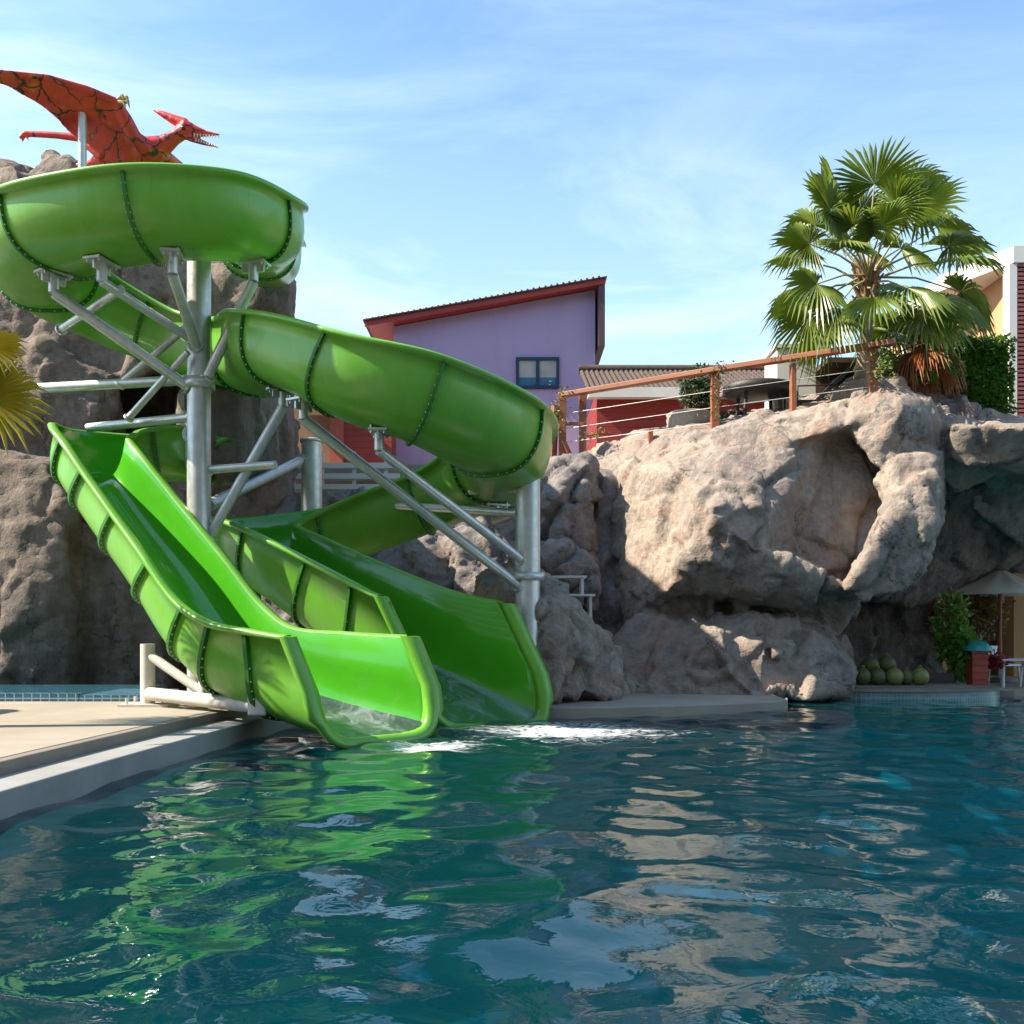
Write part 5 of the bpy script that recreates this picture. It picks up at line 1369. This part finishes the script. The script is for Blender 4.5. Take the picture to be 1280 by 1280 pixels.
for k in range(8):
    a = 2 * math.pi * k / 8; mb = MB(); mb.tube([(pc.x, pc.y, zc + .16), (pc.x + .68 * math.cos(a), pc.y + .68 * math.sin(a), zc + .06)], .010, 6); mb.build('rib', M['wood'], t)
# leaning tree trunk behind
mb = MB(); mb.tube([at(1190, 870, 16.2), at(1222, 800, 16.2), at(1248, 770, 16.2), at(1252, 690, 16.2)], [.13, .10, .09, .06], 12)
tt = thing('leaning_tree', 'brown leaning tree trunk in the gap below the parasol', 'tree', (at(1190, 870, 16.2).x, 16.2, .1)); mb.build('trunk', M['bark'], tt)
mb = MB(); leaf_quads(mb, at(1255, 660, 16.4), 500, (.7, .5, .4), .12, (0,), .3, .2, rp); mb.build('crown', M['ivy'], tt)
# red stand with flowers, teal bowl, white furniture
c = at(1221, 843, 13.5)
t = thing('red_stand', 'tall red slatted stand at the end of the bar', 'stand', (c.x, c.y, .12))
mb = MB(); mb.box((c.x - .11, c.y - .1, .12), (c.x + .11, c.y + .1, .64))
for k in range(5): mb.box((c.x - .12, c.y - .115, .16 + .1 * k), (c.x + .12, c.y - .102, .22 + .1 * k))
mb.build('cabinet', pmat('red_painted_wood', (.36, .05, .03), (.22, .03, .02), 5, .5), t)
mb = MB(); mb.box((c.x - .14, c.y - .13, .643), (c.x + .14, c.y + .13, .67)); mb.build('top', M['wood'], t)
b_ = thing('teal_bowl', 'upturned teal bowl on top of the red stand', 'bowl', (c.x + .02, c.y, .67))
mb = MB(); mb.lathe((c.x + .02, c.y, .67), [(.19, 0), (.18, .05), (.13, .11), (.06, .14), (.001, .145)], 22); mb.lathe((c.x + .02, c.y, .67), [(.205, 0), (.205, .012), (.185, .014)], 22); mb.build('shell', pmat('teal_glaze', (.02, .30, .26), None, 4, .2), b_)
fb_ = at(1240, 832, 13.8)
bush('flower_bunch', 'bunch of bright red flowers beside the teal bowl', fb_, (.22, .18, .13), 420, .08, [M['flower'], M['bush']], mi=(0, 0, 0, 0, 1), cat='flowers')
def ptable(label, x, y, w_, d_, z0=.12, h=.42):
    t = thing('white_table', label, 'table', (x, y, z0))
    mb = MB(); mb.box((x - w_ / 2, y - d_ / 2, z0 + h - .03), (x + w_ / 2, y + d_ / 2, z0 + h)); mb.build('tabletop', M['white_plastic'], t, bevel=.008)
    for sx_ in (-1, 1):
        for sy_ in (-1, 1):
            mb = MB(); mb.tube([(x + sx_ * (w_ / 2 - .05), y + sy_ * (d_ / 2 - .05), z0 + h - .031), (x + sx_ * (w_ / 2 - .03), y + sy_ * (d_ / 2 - .03), z0)], .022, 8); mb.build('leg', M['white_plastic'], t)
def pchair(label, x, y, rz, z0=.12):
    t = thing('white_chair', label, 'chair', (x, y, z0), 'white plastic chairs by the parasol')
    m = Matrix.Rotation(rz, 3, 'Z'); W = lambda a, b, c: m @ Vector((a, b, c)) + Vector((x, y, z0))
    mb = MB(); mb.beam(W(-.2, 0, .30), W(.2, 0, .30), .4, .03); mb.build('seat', M['white_plastic'], t)
    mb = MB()
    for k in range(5): mb.beam(W(-.16 + .08 * k, .2, .31), W(-.16 + .08 * k, .25, .55), .045, .015)
    mb.beam(W(-.2, .255, .57), W(.2, .255, .57), .03, .05); mb.build('backrest', M['white_plastic'], t)
    for sx_ in (-.18, .18):
        for sy_ in (-.17, .19):
            mb = MB(); mb.tube([W(sx_, sy_, .29), W(sx_ * 1.1, sy_ * 1.1, 0)], .018, 8); mb.build('leg', M['white_plastic'], t)
p = at(1255, 840, 13.9); ptable('white plastic table by the red flowers at the end of the bar', p.x + .15, p.y, .62, .5)
pchair('white plastic chair facing the white table, closest to the pool', p.x + .42, p.y - .25, R(190))
pchair('white plastic chair behind the white table near the parasol pole', p.x + .35, p.y + .75, R(20))
# tan wall behind the parasol
w_ = thing('garden_wall', 'brown garden wall with pale coping behind the parasol and vines', 'wall', (10, 17.6, .1))
mb = MB(); mb.box((8.6, 17.4, .1), (16, 17.7, 2.0)); mb.build('panel', pmat('brown_wall_render', (.26, .17, .11), (.20, .13, .085), 1.5, .85, bump=.2, bscale=20), w_)
mb = MB(); mb.box((8.55, 17.36, 2.002), (16, 17.74, 2.1)); mb.build('coping', M['coping'], w_)

# ------------------------------------------------------------------ the rock, its terrace and planting stand farther back than first surveyed
def farther(o, k):
    c = Vector((0, 0, CAMH)); o.location = c + (o.location - c) * k; o.scale = o.scale * k
for o in SC.objects:
    if o.parent is not None: continue
    n, lab = o.name.split('.')[0], o.get('label', '')
    if n in ('rock_formation', 'rock_arch', 'rock_ledge', 'terrace', 'terrace_railing', 'climbing_vine', 'ivy_block', 'plant_pot', 'flowering_bush', 'rattan_table', 'rattan_chair', 'sun_lounger', 'shrub', 'balcony_building') \
       or (n == 'fan_palm' and 'yellowing' not in lab) or (n == 'boulder' and ('palm' in lab or 'ivy' in lab)):
        farther(o, 1.13)
    elif n in ('pool_bar', 'bar_floor', 'far_paving', 'timber_shelf', 'coconut', 'trailing_plant', 'sword_plant', 'dry_vine', 'leafy_tree', 'parasol', 'leaning_tree', 'red_stand', 'teal_bowl', 'flower_bunch', 'white_table', 'white_chair', 'garden_wall'):
        farther(o, 1.11); o.location.z += .11 * .98
